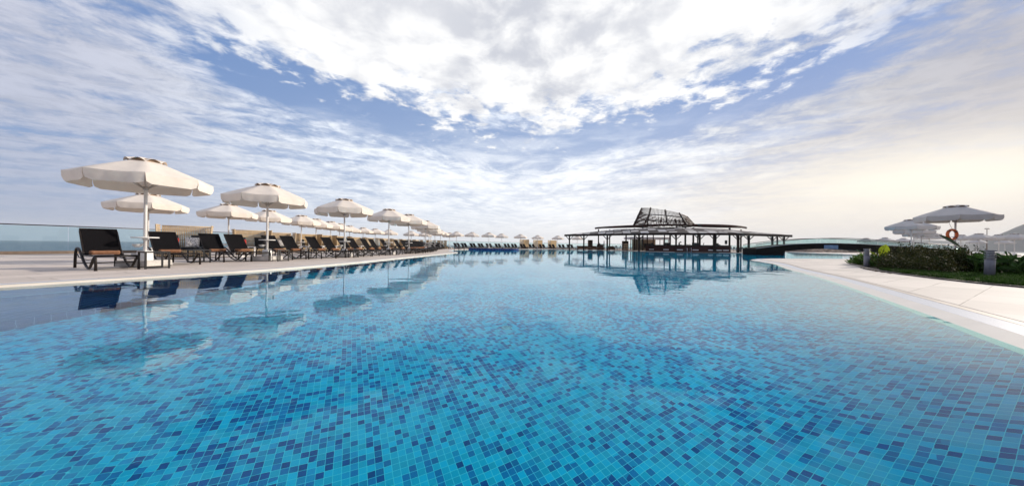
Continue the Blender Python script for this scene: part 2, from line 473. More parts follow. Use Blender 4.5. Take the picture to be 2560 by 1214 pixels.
def make_leaf(name, col, col2, trans=0.35, scale=3.0, rough=0.45):
    rough = 0.65
    m, nt, b = mat(name)
    out = nt.nodes['Material Output']
    tc = nt.nodes.new('ShaderNodeTexCoord')
    oi = nt.nodes.new('ShaderNodeNewGeometry')
    r = V(nt, oi.outputs['Random Per Island'])
    n = noise(nt, tc.outputs['Object'], scale, 3.0)
    c = mixc(nt, (r * 0.7 + n.smooth(0.3, 0.7) * 0.4).min(1.0), col, col2)
    nt.links.new(c, b.inputs['Base Color']); b.inputs['Roughness'].default_value = rough
    b.inputs['Specular IOR Level'].default_value = 0.10
    tl = nt.nodes.new('ShaderNodeBsdfTranslucent'); nt.links.new(c, tl.inputs[0])
    mx = nt.nodes.new('ShaderNodeMixShader'); mx.inputs[0].default_value = trans
    nt.links.new(b.outputs[0], mx.inputs[1]); nt.links.new(tl.outputs[0], mx.inputs[2])
    nt.links.new(mx.outputs[0], out.inputs[0])
    return m
M['leaf_hedge'] = make_leaf('hedge leaf', (0.012, 0.028, 0.007), (0.052, 0.046, 0.014), 0.25)
M['leaf_low'] = make_leaf('low plant leaf', (0.025, 0.075, 0.012), (0.10, 0.19, 0.025), 0.4)
M['leaf_bright'] = make_leaf('bright broad leaf', (0.30, 0.36, 0.02), (0.24, 0.32, 0.02), 0.5)
M['leaf_broad'] = make_leaf('dark broad leaf', (0.016, 0.050, 0.012), (0.050, 0.105, 0.020), 0.3)
M['leaf_dark'] = make_leaf('deep green blade', (0.014, 0.045, 0.014), (0.020, 0.055, 0.016), 0.15)
M['grass'] = make_leaf('grass blade', (0.012, 0.040, 0.006), (0.040, 0.085, 0.012), 0.3)

# ------------------------------------------------------------------ mesh builder
class MB:
    def __init__(s): s.v, s.f, s.sm, s.mi = [], [], [], []
    def add(s, vs, fs, smooth=False, mi=0):
        o = len(s.v); s.v += [tuple(p) for p in vs]
        for f in fs: s.f.append([i + o for i in f]); s.sm.append(smooth); s.mi.append(mi)
    def box(s, c, size, rz=0.0, mi=0, taper=1.0):
        hx, hy, hz = size[0] / 2, size[1] / 2, size[2] / 2
        ca, sa = math.cos(rz), math.sin(rz); vs = []
        for dz in (-1, 1):
            t = taper if dz > 0 else 1.0
            for dx, dy in ((-1, -1), (1, -1), (1, 1), (-1, 1)):
                x, y = dx * hx * t, dy * hy * t
                vs.append((c[0] + x * ca - y * sa, c[1] + x * sa + y * ca, c[2] + dz * hz))
        s.add(vs, [(0, 3, 2, 1), (4, 5, 6, 7), (0, 1, 5, 4), (1, 2, 6, 5), (2, 3, 7, 6), (3, 0, 4, 7)], False, mi)
        return s
    def tube(s, pts, r, n=8, closed=False, mi=0, flat=None, cap=True):
        pts = [Vector(p) for p in pts]; N = len(pts)
        rs = r if isinstance(r, (list, tuple)) else [r] * N
        up = Vector((0, 0, 1)); rings = []
        prev = None
        for i, p in enumerate(pts):
            if closed: t = pts[(i + 1) % N] - pts[i - 1]
            else: t = pts[min(i + 1, N - 1)] - pts[max(i - 1, 0)]
            t.normalize()
            if prev is None:
                a = up.cross(t)
                if a.length < 1e-3: a = Vector((1, 0, 0)).cross(t)
            else:
                a = prev - t * prev.dot(t)
            a.normalize(); b = t.cross(a); prev = a
            ring = []
            for k in range(n):
                th = 2 * math.pi * k / n
                fa = rs[i] * (flat[0] if flat else 1); fb = rs[i] * (flat[1] if flat else 1)
                ring.append(p + a * math.cos(th) * fa + b * math.sin(th) * fb)
            rings.append(ring)
        vs = [q for ring in rings for q in ring]; fs = []
        m = N if closed else N - 1
        for i in range(m):
            j = (i + 1) % N
            for k in range(n):
                l = (k + 1) % n
                fs.append((i * n + k, i * n + l, j * n + l, j * n + k))
        if not closed and cap:
            fs.append(tuple(range(n))[::-1]); fs.append(tuple((N - 1) * n + k for k in range(n)))
        s.add(vs, fs, True, mi); return s
    def lathe(s, prof, n=20, c=(0, 0, 0), mi=0, smooth=True):
        vs = []; fs = []
        for r, z in prof:
            for k in range(n):
                th = 2 * math.pi * k / n
                vs.append((c[0] + r * math.cos(th), c[1] + r * math.sin(th), c[2] + z))
        for i in range(len(prof) - 1):
            for k in range(n):
                l = (k + 1) % n
                fs.append((i * n + k, i * n + l, (i + 1) * n + l, (i + 1) * n + k))
        s.add(vs, fs, smooth, mi); return s
    def build(s, name, m, parent=None, loc=None):
        me = bpy.data.meshes.new(name)
        me.from_pydata(s.v, [], s.f)
        ms = m if isinstance(m, (list, tuple)) else [m]
        for q in ms: me.materials.append(q)
        me.polygons.foreach_set('use_smooth', s.sm)
        me.polygons.foreach_set('material_index', s.mi)
        me.update()
        o = bpy.data.objects.new(name, me); C.objects.link(o)
        if parent: o.parent = parent
        if loc: o.location = loc
        return o

def tag(o, label=None, cat=None, group=None, kind=None):
    if label: o['label'] = label
    if cat: o['category'] = cat
    if group: o['group'] = group
    if kind: o['kind'] = kind
    return o

def thing(name, label, cat, loc=(0, 0, 0), rz=0.0, group=None):
    o = bpy.data.objects.new(name, None); C.objects.link(o)
    o.empty_display_size = 0.2
    o.location = loc; o.rotation_euler = (0, 0, rz)
    return tag(o, label, cat, group)

KIDS = {}
def kids(o):
    if o.name not in KIDS: KIDS[o.name] = [c for c in bpy.data.objects if c.parent == o]
    return KIDS[o.name]
def copy_tree(o, parent=None):
    c = o.copy(); C.objects.link(c)
    if parent is not None: c.parent = parent
    for ch in kids(o): copy_tree(ch, c)
    return c

ORD = ['zeroth', 'first', 'second', 'third', 'fourth', 'fifth', 'sixth', 'seventh', 'eighth', 'ninth', 'tenth', 'eleventh', 'twelfth', 'thirteenth',
       'fourteenth', 'fifteenth', 'sixteenth', 'seventeenth', 'eighteenth', 'nineteenth', 'twentieth']
def ordn(n):
    if n <= 20: return ORD[n]
    t = {2: 'twenty', 3: 'thirty', 4: 'forty', 5: 'fifty'}[n // 10]
    return (t + '-' + ORD[n % 10]) if n % 10 else {'thirty': 'thirtieth', 'forty': 'fortieth', 'fifty': 'fiftieth'}[t]

def smooth_line(pts, step=0.6):
    P = [Vector((p[0], p[1], 0)) for p in pts]; out = []
    for i in range(len(P) - 1):
        p0 = P[max(i - 1, 0)]; p1 = P[i]; p2 = P[i + 1]; p3 = P[min(i + 2, len(P) - 1)]
        n = max(2, int((p2 - p1).length / step))
        for k in range(n):
            t = k / n
            q = 0.5 * ((2 * p1) + (p2 - p0) * t + (2 * p0 - 5 * p1 + 4 * p2 - p3) * t * t + (3 * p1 - p0 - 3 * p2 + p3) * t ** 3)
            out.append(q)
    out.append(P[-1]); return out

def offset(line, d):
    """offset a polyline to its left by d"""
    out = []
    for i, p in enumerate(line):
        t = line[min(i + 1, len(line) - 1)] - line[max(i - 1, 0)]; t.normalize()
        out.append(p + Vector((-t.y, t.x, 0)) * d)
    return out

def ribbon(a, za, b, zb):
    mb = MB(); n = len(a)
    vs = [(p.x, p.y, za) for p in a] + [(p.x, p.y, zb) for p in b]
    mb.add(vs, [(i, i + 1, n + i + 1, n + i) for i in range(n - 1)])
    return mb

def slab(poly, ztop, zbot):
    from mathutils.geometry import tessellate_polygon
    mb = MB(); n = len(poly)
    tri = tessellate_polygon([[Vector((p[0], p[1], 0)) for p in poly]])
    mb.add([(p[0], p[1], ztop) for p in poly], [tuple(t) for t in tri])
    # consistent upward winding
    for k, f in enumerate(mb.f):
        a, b, c = (Vector(mb.v[i]) for i in f)
        if (b - a).cross(c - a).z < 0: mb.f[k] = f[::-1]
    vs = [(p[0], p[1], ztop) for p in poly] + [(p[0], p[1], zbot) for p in poly]
    mb.add(vs, [(i, n + i, n + (i + 1) % n, (i + 1) % n) for i in range(n)])
    return mb

# ------------------------------------------------------------------ setting: ground, pool, decks, sea
def struct(name, mb, m):
    o = mb.build(name, m); o['kind'] = 'structure'; return o

sea = MB()
ring_r = [40, 120, 400, 1500, 4000, 8000]
NS = 64
vs = []
for r in ring_r:
    for k in range(NS):
        th = 2 * math.pi * k / NS
        vs.append((20 + r * math.cos(th), 40 + r * math.sin(th), 0))
fs = [tuple(range(NS))]
for i in range(len(ring_r) - 1):
    for k in range(NS):
        l = (k + 1) % NS
        fs.append((i * NS + k, (i + 1) * NS + k, (i + 1) * NS + l, i * NS + l))
sea.add(vs, fs)
so = struct('sea', sea, M['sea']); so.location.z = -5.0

LEFT = smooth_line([(-12.4, -5.2), (-9.6, 1.0), (-7.9, 4.83), (-7.05, 6.7), (-6.35, 8.5), (-5.95, 11.5), (-5.72, 15.9), (-5.4, 21), (-5.1, 26), (-4.95, 28.6),
                    (-5.5, 30.6), (-6.6, 34), (-7.6, 40), (-7.6, 46), (-5.6, 51), (-2.4, 54.5), (1.0, 58), (5, 61.5), (9, 64), (14, 65.5), (20, 66)], 0.7)
RAIL = smooth_line([(-30, 6), (-26.5, 11), (-24.2, 14.8), (-22.9, 18.5), (-22.3, 24.3), (-22.6, 32.9), (-21, 46), (-14.5, 60), (-3, 75), (14, 87), (50, 98), (92, 106)], 2.0)
left_poly = [(p.x, p.y) for p in LEFT] + [(60, 70), (95, 104)] + [(p.x - 0.0, p.y + 0.0) for p in offset(RAIL, 0.35)][::-1] + [(-31, -6)]
struct('left_deck', slab(left_poly, DECK, -5.2), M['deck_l'])

RIGHT = smooth_line([(0.4, -3.9), (2.1, 0), (3.67, 2.24), (4.77, 3.73), (7.5, 7.6), (9.74, 11.2), (12.1, 14.6), (13.4, 17), (14.7, 19.4), (16.9, 21.3), (20, 22.2),
                     (25, 22.8), (31, 24.4), (35, 28.5), (38, 33), (43, 38), (50, 50), (60, 75)], 0.5)
LIPW, GRW, BOW = 0.26, 0.25, 0.11
# the lip slopes out of the water; grating, border and deck follow behind it
r0 = RIGHT; r1 = offset(RIGHT, -LIPW); r2 = offset(RIGHT, -LIPW - 0.012); r3 = offset(RIGHT, -LIPW - GRW); r4 = offset(RIGHT, -LIPW - GRW - BOW)
struct('right_deck', slab([(p.x, p.y) for p in r4] + [(120, 80), (120, -8), (0.8, -8)], DECK, -5.2), M['deck_r'])
struct('right_border', ribbon(r3, DECK - 0.004, r4, DECK - 0.004), M['border'])
struct('right_grating', ribbon(r2, DECK - 0.006, r3, DECK - 0.006), M['grating'])
lip = ribbon(r0, -0.02, r1, DECK - 0.002)
struct('right_lip', lip, M['lip'])
cove = MB(); CN = 12; CW = 1.9      # added curve replaces the upright wall so this side catches more light
rows = []
for k in range(CN + 1):
    dd = CW * (1 - k / CN) ** 1.3
    line = offset(RIGHT, dd if k < CN else -0.012)
    zz = -1.252 + 1.212 * ((CW - dd) / CW) ** 2.4
    rows += [(p.x, p.y, zz) for p in line]
NR = len(RIGHT)
cove.add(rows, [(a * NR + b, a * NR + b + 1, (a + 1) * NR + b + 1, (a + 1) * NR + b) for a in range(CN) for b in range(NR - 1)], True)
struct('right_added_cove', cove, M['floor_tile'])
struct('gutter', ribbon(r1, DECK - 0.05, r2, DECK - 0.05), M['lip_dark'])

l1 = offset(LEFT, 0.03); l2 = offset(LEFT, 0.24)
struct('left_coping', ribbon(LEFT, DECK + 0.006, l1, DECK + 0.006), M['lip'])
struct('left_grating', ribbon(l1, DECK + 0.004, l2, DECK + 0.004), M['grating'])
# pool wall with sunken steps that widen towards the camera
def wfun(p):
    y = p.y
    if y < 2: return 4.4
    if y < 9: return 4.4 - (y - 2) / 7 * 3.9
    return max(0.12, 0.5 - (y - 9) * 0.06)
def inset(fr):
    out = []
    for i, p in enumerate(LEFT):
        t = LEFT[min(i + 1, len(LEFT) - 1)] - LEFT[max(i - 1, 0)]; t.normalize()
        out.append(p + Vector((t.y, -t.x, 0)) * wfun(p) * fr)
    return out
off0 = [p + Vector((0, 0, 0)) for p in offset(LEFT, -0.004)]
a1, a2 = inset(0.42), inset(1.0)
struct('pool_wall', ribbon(off0, -0.32, off0, -0.004), M['navy_wall'])
struct('left_coping_face', ribbon(off0, -0.004, off0, DECK + 0.003), M['lip'])
struct('pool_step', ribbon(off0, -0.32, a1, -0.32), M['navy_tile'])
struct('step_riser', ribbon(a1, -0.75, a1, -0.32), M['navy_wall'])
struct('lower_step', ribbon(a1, -0.75, a2, -0.75), M['navy_tile'])
struct('lower_riser', ribbon(a2, -1.25, a2, -0.75), M['navy_wall'])
edge1 = offset(a1, 0.035)
struct('step_nosing', ribbon(a1, -0.315, edge1, -0.315), M['drain'])

pool = [(p.x, p.y) for p in offset(LEFT, 0.12)] + [(60, 69), (61.5, 75)] + [(p.x, p.y) for p in offset(RIGHT, -0.3)][::-1]
def sheet(poly, z):
    mb = slab(poly, z, z - 0.01); n = len(poly)
    mb.v = mb.v[:n]; k = [q for q, f in enumerate(mb.f) if max(f) < n]
    mb.f = [mb.f[q] for q in k]; mb.sm = [False] * len(k); mb.mi = [0] * len(k)
    return mb
struct('pool_floor', sheet(pool, -1.25), M['floor_tile'])
struct('pool_water', sheet(pool, 0.0), M['water'])

d = MB(); d.lathe([(0.0, 0.010), (0.032, 0.010), (0.034, 0.002), (0.046, 0.002), (0.048, 0.010), (0.066, 0.010), (0.07, 0.0)], 28)
d.build('floor_drain', M['drain'], None, (-0.06, 4.15, -1.25))
tag(bpy.data.objects['floor_drain'], 'small round pale drain cover on the turquoise pool floor', 'drain')

# hills far to the right
def hills():
    mb = MB(); nx, ny = 150, 40
    x0, x1, y0, y1 = 2600, 16500, 2600, 8200
    peaks = [(6445, 3600, 400, 500, 500), (7700, 3800, 600, 900, 700), (9800, 4200, 760, 1700, 900), (13000, 5200, 800, 2600, 1500),
             (7900, 7000, 112, 600, 500), (9000, 7200, 140, 800, 500), (10500, 7300, 190, 1300, 600), (6700, 7100, 40, 600, 500), (12800, 7300, 300, 1400, 800)]
    rng = random.Random(3)
    ph = [(rng.uniform(0.0006, 0.006), rng.uniform(0.0006, 0.006), rng.uniform(0, 6), rng.uniform(5, 16)) for _ in range(14)]
    vs = []
    for j in range(ny + 1):
        for i in range(nx + 1):
            x = x0 + (x1 - x0) * i / nx; y = y0 + (y1 - y0) * j / ny
            h = 0
            for px, py, hh, sx, sy in peaks:
                h += hh * math.exp(-((x - px) / sx) ** 2 - ((y - py) / sy) ** 2)
            w = min(1, h / 120)
            h += w * sum(a * math.sin(x * fx + y * fy + p) for fx, fy, p, a in ph)
            edge = min(i, nx - i, j, ny - j)
            vs.append((x * 0.42, y * 0.42, -10 + 0.42 * h * min(1, edge / 3)))
    fs = [(j * (nx + 1) + i, j * (nx + 1) + i + 1, (j + 1) * (nx + 1) + i + 1, (j + 1) * (nx + 1) + i) for j in range(ny) for i in range(nx)]
    mb.add(vs, fs, True); return mb
struct('hills', hills(), M['hill'])

# the air: far hills and the sea line fade in it
hz_b = MB(); hz_b.box((20, 40, 137), (16400, 16400, 298))
hm = bpy.data.materials.new('air'); hm.use_nodes = True
hm.node_tree.nodes.clear()
_ho = hm.node_tree.nodes.new('ShaderNodeOutputMaterial'); _hv = hm.node_tree.nodes.new('ShaderNodeVolumePrincipled')
_hv.inputs['Color'].default_value = (0.92, 0.93, 0.95, 1); _hv.inputs['Density'].default_value = 0.00012; _hv.inputs['Anisotropy'].default_value = 0.1
hm.node_tree.links.new(_hv.outputs[0], _ho.inputs['Volume'])
haze = hz_b.build('haze', hm); haze['kind'] = 'stuff'

#@@OBJECTS@@
# ------------------------------------------------------------------ glass balustrade round the terrace
def balustrade():
    root = thing('glass_balustrade', 'long frameless glass balustrade with dark top rail along the seaward deck edge', 'balustrade', (0, 0, 0))
    acc = 0; panel = []; count = 0
    rail_pts = [(p.x, p.y, DECK + 1.46) for p in RAIL]
    MB().tube(rail_pts, 0.026, 8).build('top_rail', M['rail'], root)
    pl = MB(); nrm = offset(RAIL, 0.07); nrm2 = offset(RAIL, -0.07); n = len(RAIL)
    vs = [(p.x, p.y, DECK) for p in nrm2] + [(p.x, p.y, DECK + 0.16) for p in nrm2] + [(p.x, p.y, DECK + 0.16) for p in nrm] + [(p.x, p.y, DECK) for p in nrm]
    pl.add(vs, [(k * n + i, k * n + i + 1, (k + 1) * n + i + 1, (k + 1) * n + i) for k in range(3) for i in range(n - 1)])
    pl.build('plinth', M['plinth'], root)
    # panels of about 2.9 m
    run = [RAIL[0]]; L = 0; made = 0
    for a, b in zip(RAIL, RAIL[1:]):
        L += (b - a).length
        if L > (2.9 if made < 14 else 5.5) and made < 60:
            p, q = run[-1], b
            t = (q - p).normalized(); mid = (p + q) / 2; ln = (q - p).length - 0.02
            mb = MB(); mb.box((mid.x, mid.y, DECK + 0.79), (ln, 0.016, 1.26), math.atan2(t.y, t.x))
            mb.build('glass_panel', M['glass'], root)
            run.append(q); L = 0; made += 1
balustrade()

# ------------------------------------------------------------------ parasols
UR, UZ0, UZ1, UZ2 = 1.36, 2.15, 2.43, 2.90
def make_parasol(canvas, tray=True):
    root = thing('parasol', 'x', 'parasol')
    N = 8; SUB = 6
    rnd = random.Random(5 if tray else 9)
    c = MB(); rings = [(0.30, UZ2), (0.55, UZ2 - 0.105), (0.85, UZ2 - 0.235), (1.12, UZ2 - 0.355), (UR, UZ1)]
    vs = []; K = N * SUB
    def rad(k, r):   # straight panel edges between the ribs
        a = (k % SUB) / SUB * (2 * math.pi / N) - math.pi / N
        return r * math.cos(math.pi / N) / math.cos(a)
    for ri, (r, z) in enumerate(rings):
        for k in range(K):
            th = 2 * math.pi * k / K
            sag = math.sin(math.pi * (k % SUB) / SUB)
            rr = rad(k, r)
            vs.append((rr * math.cos(th), rr * math.sin(th), z - 0.03 * sag * (ri / 4.0)))
    fs = [(i * K + k, i * K + (k + 1) % K, (i + 1) * K + (k + 1) % K, (i + 1) * K + k) for i in range(len(rings) - 1) for k in range(K)]
    c.add(vs, [f[::-1] for f in fs], True)
    canopy = c.build('canopy', canvas, root)
    va = MB()
    for p in range(N):
        S = 8; top = []; mid = []; bot = []
        for k in range(S + 1):
            t = k / S
            a0 = 2 * math.pi * p / N; a1 = 2 * math.pi * (p + 1) / N
            q0 = Vector((math.cos(a0), math.sin(a0), 0)); q1 = Vector((math.cos(a1), math.sin(a1), 0))
            q = q0.lerp(q1, t) * UR
            inn = min(t, 1 - t)
            drop = UZ1 - UZ0
            sag = 0.03 * math.sin(math.pi * t)
            wob = rnd.uniform(-0.012, 0.012)
            tt = min(max(t, 0.022), 0.978)
            qb = q0.lerp(q1, tt) * (UR * 0.985 + wob)
            qm = q0.lerp(q1, 0.012 if t == 0 else (0.988 if t == 1 else t)) * (UR * 1.004 + wob)
            zb = UZ0 + (0.05 if inn == 0 else 0.0)
            top.append((q.x, q.y, UZ1 - sag)); mid.append((qm.x, qm.y, UZ1 - drop * 0.5)); bot.append((qb.x, qb.y, zb))
        n = S + 1
        va.add(top + mid + bot, [(r * n + k, (r + 1) * n + k, (r + 1) * n + k + 1, r * n + k + 1) for r in range(2) for k in range(S)], True)
    va.build('valance', canvas, canopy)
    vc = MB(); K = N * 8; vs = [(0, 0, UZ2 + 0.115)]
    for k in range(K):
        th = 2 * math.pi * k / K; t = (k % 8) / 8
        vs.append((0.22 * math.cos(th), 0.22 * math.sin(th), UZ2 + 0.075 + 0.015 * math.sin(math.pi * t)))
    for k in range(K):
        th = 2 * math.pi * k / K; t = (k % 8) / 8
        vs.append((0.40 * math.cos(th), 0.40 * math.sin(th), UZ2 - 0.035 + 0.085 * abs(math.sin(math.pi * t))))
    vc.add(vs, [(0, 1 + k, 1 + (k + 1) % K) for k in range(K)] + [(1 + k, 1 + K + k, 1 + K + (k + 1) % K, 1 + (k + 1) % K) for k in range(K)], True)
    vc.build('vent_cap', canvas, canopy)
    ln = MB(); ln.lathe([(0.335, UZ2 - 0.016), (0.325, UZ2 + 0.04), (0.05, UZ2 + 0.08)], 16); ln.build('vent_gap_shade', M['gap_shade'], canopy)  # added sheet under the cap, coloured as the shade in the openings
    MB().lathe([(0.0, 0.0), (0.036, 0.0), (0.036, UZ2 + 0.05), (0.0, UZ2 + 0.06)], 14).build('pole', M['pole'], root)
    MB().lathe([(0.036, UZ1 - 0.30), (0.06, UZ1 - 0.30), (0.06, UZ1 - 0.23), (0.036, UZ1 - 0.21)], 12).build('hub', M['rib'], root)
    for k in range(N):
        th = 2 * math.pi * k / N; c_, s_ = math.cos(th), math.sin(th)
        rb = MB(); rb.tube([(0.25 * c_, 0.25 * s_, UZ2 - 0.02), (1.33 * c_, 1.33 * s_, UZ1 - 0.012)], 0.011, 5)
        rbo = rb.build('rib', M['rib'], root)
        MB().tube([(0.05 * c_, 0.05 * s_, UZ1 - 0.26), (0.72 * c_, 0.72 * s_, UZ2 - 0.215)], 0.009, 5).build('strut', M['rib'], rbo)
    if tray:
        MB().lathe([(0.0, 0.79), (0.255, 0.79), (0.265, 0.80), (0.265, 0.815), (0.255, 0.822), (0.0, 0.822)], 24).build('tray', M['white'], root)
        MB().lathe([(0.036, 0.70), (0.055, 0.79), (0.036, 0.79)], 12).build('tray_bracket', M['pole'], root)
        bw = MB(); bw.lathe([(0.0, 0.535), (0.05, 0.54), (0.09, 0.575), (0.108, 0.62), (0.112, 0.625), (0.10, 0.62), (0.08, 0.58), (0.0, 0.555)], 18, (-0.175, -0.02, 0))
        bw.tube([(-0.07, -0.02, 0.6), (-0.02, 0, 0.6)], 0.014, 6)
        bw.build('ash_bowl', M['white'], root)
    bs = MB(); bs.box((0, 0, 0.015), (0.62, 0.62, 0.03)); bs.box((0, 0, 0.105), (0.74, 0.74, 0.15), 0, 0, 0.97); bs.build('base_block', M['base_stone'], root)
    sl = MB(); sl.box((0, 0, 0.31), (0.22, 0.22, 0.26), 0, 0, 0.95); sl.build('base_sleeve', M['white'], root)
    return root

proto_u = make_parasol(M['canvas'])
U_first = [True]
def put_parasol(x, y, label, group, rz=0.0, s=1.0, tilt=0.0, proto=None, z=DECK):
    global proto_u
    p = proto or proto_u
    o = p if not p.get('used') else copy_tree(p)
    p['used'] = 1
    if o is not p and 'used' in o: del o['used']
    o.location = (x, y, z); o.rotation_euler = (R(tilt) * math.cos(rz), R(tilt), rz); o.scale = (s, s, s)
    tag(o, label, 'parasol', group)
    return o

front = [(363, 8.7), (668, 12.2), (862, 16.0), (971.5, 20.4), (1023, 23.8), (1065, 30), (1072.5, 36), (1076.5, 40.5), (1087, 45), (1102, 50)]
rr = random.Random(11)
FU = []
for i, (px, z) in enumerate(front):
    lab = ['nearest cream parasol at far left, the largest one, over the first lounger',
           'second cream parasol from the left in the poolside row, beside the wide rattan daybed'][i] if i < 2 else \
          '%s cream parasol from the near left end of the poolside row' % ordn(i + 1)
    FU.append((X(px, z), z))
    put_parasol(X(px, z), z, lab, 'parasols in the poolside row', R(rr.choice([10, 17, 24, 6]) if i else 4), 1.0, rr.uniform(-1.6, 1.6))
back = [(370, 14.3), (571, 17.9), (670, 21), (752.6, 24.6), (789.5, 27.9), (827, 31), (847, 34), (873, 38), (908, 42), (938.5, 45), (973, 48), (1028, 52), (1060, 55), (1124, 57)]
for i, (px, z) in enumerate(back):
    lab = ['cream parasol standing behind the nearest one, its pole beside the nearest pole'][0] if i == 0 else \
          '%s cream parasol from the left in the row along the glass balustrade' % ordn(i + 1)
    put_parasol(X(px, z), z, lab, 'parasols along the glass balustrade', R(rr.uniform(0, 45)), 0.97, rr.uniform(-1.6, 1.6))
far = [(1141, 55), (1180, 56), (1222, 57), (1254, 62), (1301, 64), (1344, 69), (1394, 71), (1443, 71.5)]
for i, (px, z) in enumerate(far):
    lab = ('cream parasol seen under the left end of the timber pavilion roof' if i == 7 else
           '%s small cream parasol from the pool ladder in the far poolside row' % ordn(i + 1))
    put_parasol(X(px, z), z, lab, 'parasols across the far end of the pool', R(rr.uniform(0, 45)), 1.0)
proto_g = make_parasol(M['canvas_backlit'], tray=False)
rightu = [(2388, 16.6, 'backlit grey parasol at the right with the orange lifebuoy on its pole', 1.03),
          (2278, 26, 'backlit grey parasol left of the lifebuoy one, overlapping two more behind it', 1.08),
          (2284, 31, 'backlit grey parasol directly behind the one left of the lifebuoy', 1.05),
          (2303, 34.5, 'backlit grey parasol third back in the overlapping cluster left of the lifebuoy', 1.0),
          (2323, 42, 'farthest backlit grey parasol in the overlapping cluster left of the lifebuoy', 1.0),
          (2402, 46, 'small backlit grey parasol half hidden behind the lifebuoy', 1.0),
          (2447, 42, 'far backlit grey parasol right of the lifebuoy, on the left of its row', 1.0),
          (2497, 44, 'far backlit grey parasol under the lamp post, middle of its row', 1.0),
          (2536, 41, 'far backlit grey parasol at the right end of its row', 1.0),
          (2441, 66, 'tiny low white parasol under the far row, left one of two', 1.0),
          (2512, 66, 'tiny low white parasol under the far row, right one of two', 1.0),
          (2165, 64, 'white parasol seen through the bridge glass, leftmost of three', 1.0),
          (2212, 60, 'white parasol seen through the bridge glass, middle of three', 1.0),
          (2258, 62, 'white parasol seen through the bridge glass, rightmost of three', 1.0)]
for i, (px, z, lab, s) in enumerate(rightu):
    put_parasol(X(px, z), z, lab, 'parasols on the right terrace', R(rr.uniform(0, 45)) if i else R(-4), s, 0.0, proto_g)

# ------------------------------------------------------------------ sun loungers
def make_lounger():
    root = thing('sun_lounger', 'x', 'sun lounger')
    W = 0.33
    for s in (-1, 1):
        y = s * W
        pts = [(-0.93, y, 0.0), (-0.91, y, 0.22), (-0.88, y, 0.38), (-0.81, y, 0.485), (-0.70, y, 0.525), (-0.57, y, 0.505), (-0.43, y, 0.43), (-0.27, y, 0.32), (-0.10, y, 0.20),
               (0.10, y, 0.10), (0.27, y, 0.045), (0.38, y, 0.035), (0.48, y, 0.065), (0.60, y, 0.15), (0.74, y, 0.26), (0.86, y, 0.325)]
        MB().tube(pts, 0.021, 8, flat=(1.25, 0.85)).build('arched_side', M['frame'], root)
        MB().tube([(0.80, y, 0.345), (0.90, y, 0.335), (0.935, y, 0.28), (0.945, y, 0.0)], [0.02, 0.021, 0.022, 0.027], 8).build('front_leg', M['frame'], root)
        MB().tube([(0.88, y * 0.93, 0.345), (0.3, y * 0.93, 0.335), (-0.10, y * 0.93, 0.33), (-0.34, y * 0.93, 0.33)], 0.017, 6).build('seat_rail', M['frame'], root)
        MB().tube([(0.72, y * 0.97, 0.27), (0.2, y * 0.97, 0.235), (-0.3, y * 0.97, 0.25), (-0.62, y * 0.97, 0.285), (-0.78, y * 0.97, 0.36)], 0.012, 6).build('brace_rod', M['frame'], root)
    MB().tube([(-0.925, -W, 0.115), (-0.925, W, 0.115)], 0.014, 6).build('rear_crossbar', M['frame'], root)
    MB().tube([(0.90, -W, 0.33), (0.90, W, 0.33)], 0.018, 6).build('front_crossbar', M['frame'], root)
    MB().tube([(0.62, -W, 0.17), (0.62, W, 0.17)], 0.012, 6).build('low_crossbar', M['frame'], root)
    st = MB(); N = 10; vs = []
    for k in range(N + 1):
        x = 0.90 - 1.12 * k / N; sag = -0.018 * math.sin(math.pi * k / N)
        for y in (-0.305, -0.15, 0, 0.15, 0.305): vs.append((x, y, 0.352 + sag - (0.012 if abs(y) < 0.2 else 0)))
    st.add(vs, [(i * 5 + j, i * 5 + j + 1, (i + 1) * 5 + j + 1, (i + 1) * 5 + j) for i in range(N) for j in range(4)], True)
    st.add([(v[0], v[1], v[2] - 0.012) for v in vs], [(i * 5 + j, (i + 1) * 5 + j, (i + 1) * 5 + j + 1, i * 5 + j + 1) for i in range(N) for j in range(4)], True)
    st.build('seat', M['sling'], root)
    bk = MB(); vs = []
    def bp(t): return (-0.24 - 0.47 * t, 0.355 + 0.655 * t - 0.02 * math.sin(math.pi * t))
    for k in range(N + 1):
        x, z = bp(k / N)
        for y in (-0.30, -0.15, 0, 0.15, 0.30): vs.append((x - (0.014 if abs(y) < 0.2 else 0), y, z))
    q = [(i * 5 + j, i * 5 + j + 1, (i + 1) * 5 + j + 1, (i + 1) * 5 + j) for i in range(N) for j in range(4)]
    bk.add(vs, q, True); bk.add([(v[0] - 0.012, v[1], v[2] - 0.008) for v in vs], [f[::-1] for f in q], True)
    bo = bk.build('backrest', M['sling'], root)
    fr = MB(); pts = [bp(k / 8) for k in range(9)]
    loop = [(x, -0.305, z) for x, z in pts] + [(x, 0.305, z) for x, z in pts[::-1]]
    fr.tube(loop, 0.016, 6).build('backrest_frame', M['frame'], bo)
    return root
lounger0 = make_lounger()
def make_towel():
    mb = MB(); n = 14
    rg = random.Random(2)
    for layer, (r, dz) in enumerate(((0.058, 0.0), (0.040, 0.0))):
        pts = [(0.0, -0.235 + 0.47 * k / 8 - (0.008 if layer else 0) + (0.016 * layer * k / 8), 0.0) for k in range(9)]
        mb.tube(pts, [r * (1 + rg.uniform(-0.05, 0.05)) for _ in pts], n, flat=(1.15, 0.9))
    mb.box((0.062, 0.0, -0.042), (0.06, 0.45, 0.012))
    return mb.build('rolled_towel', M['towel'])
towel0 = make_towel(); towel0['used'] = 0
lounger0['used'] = 0
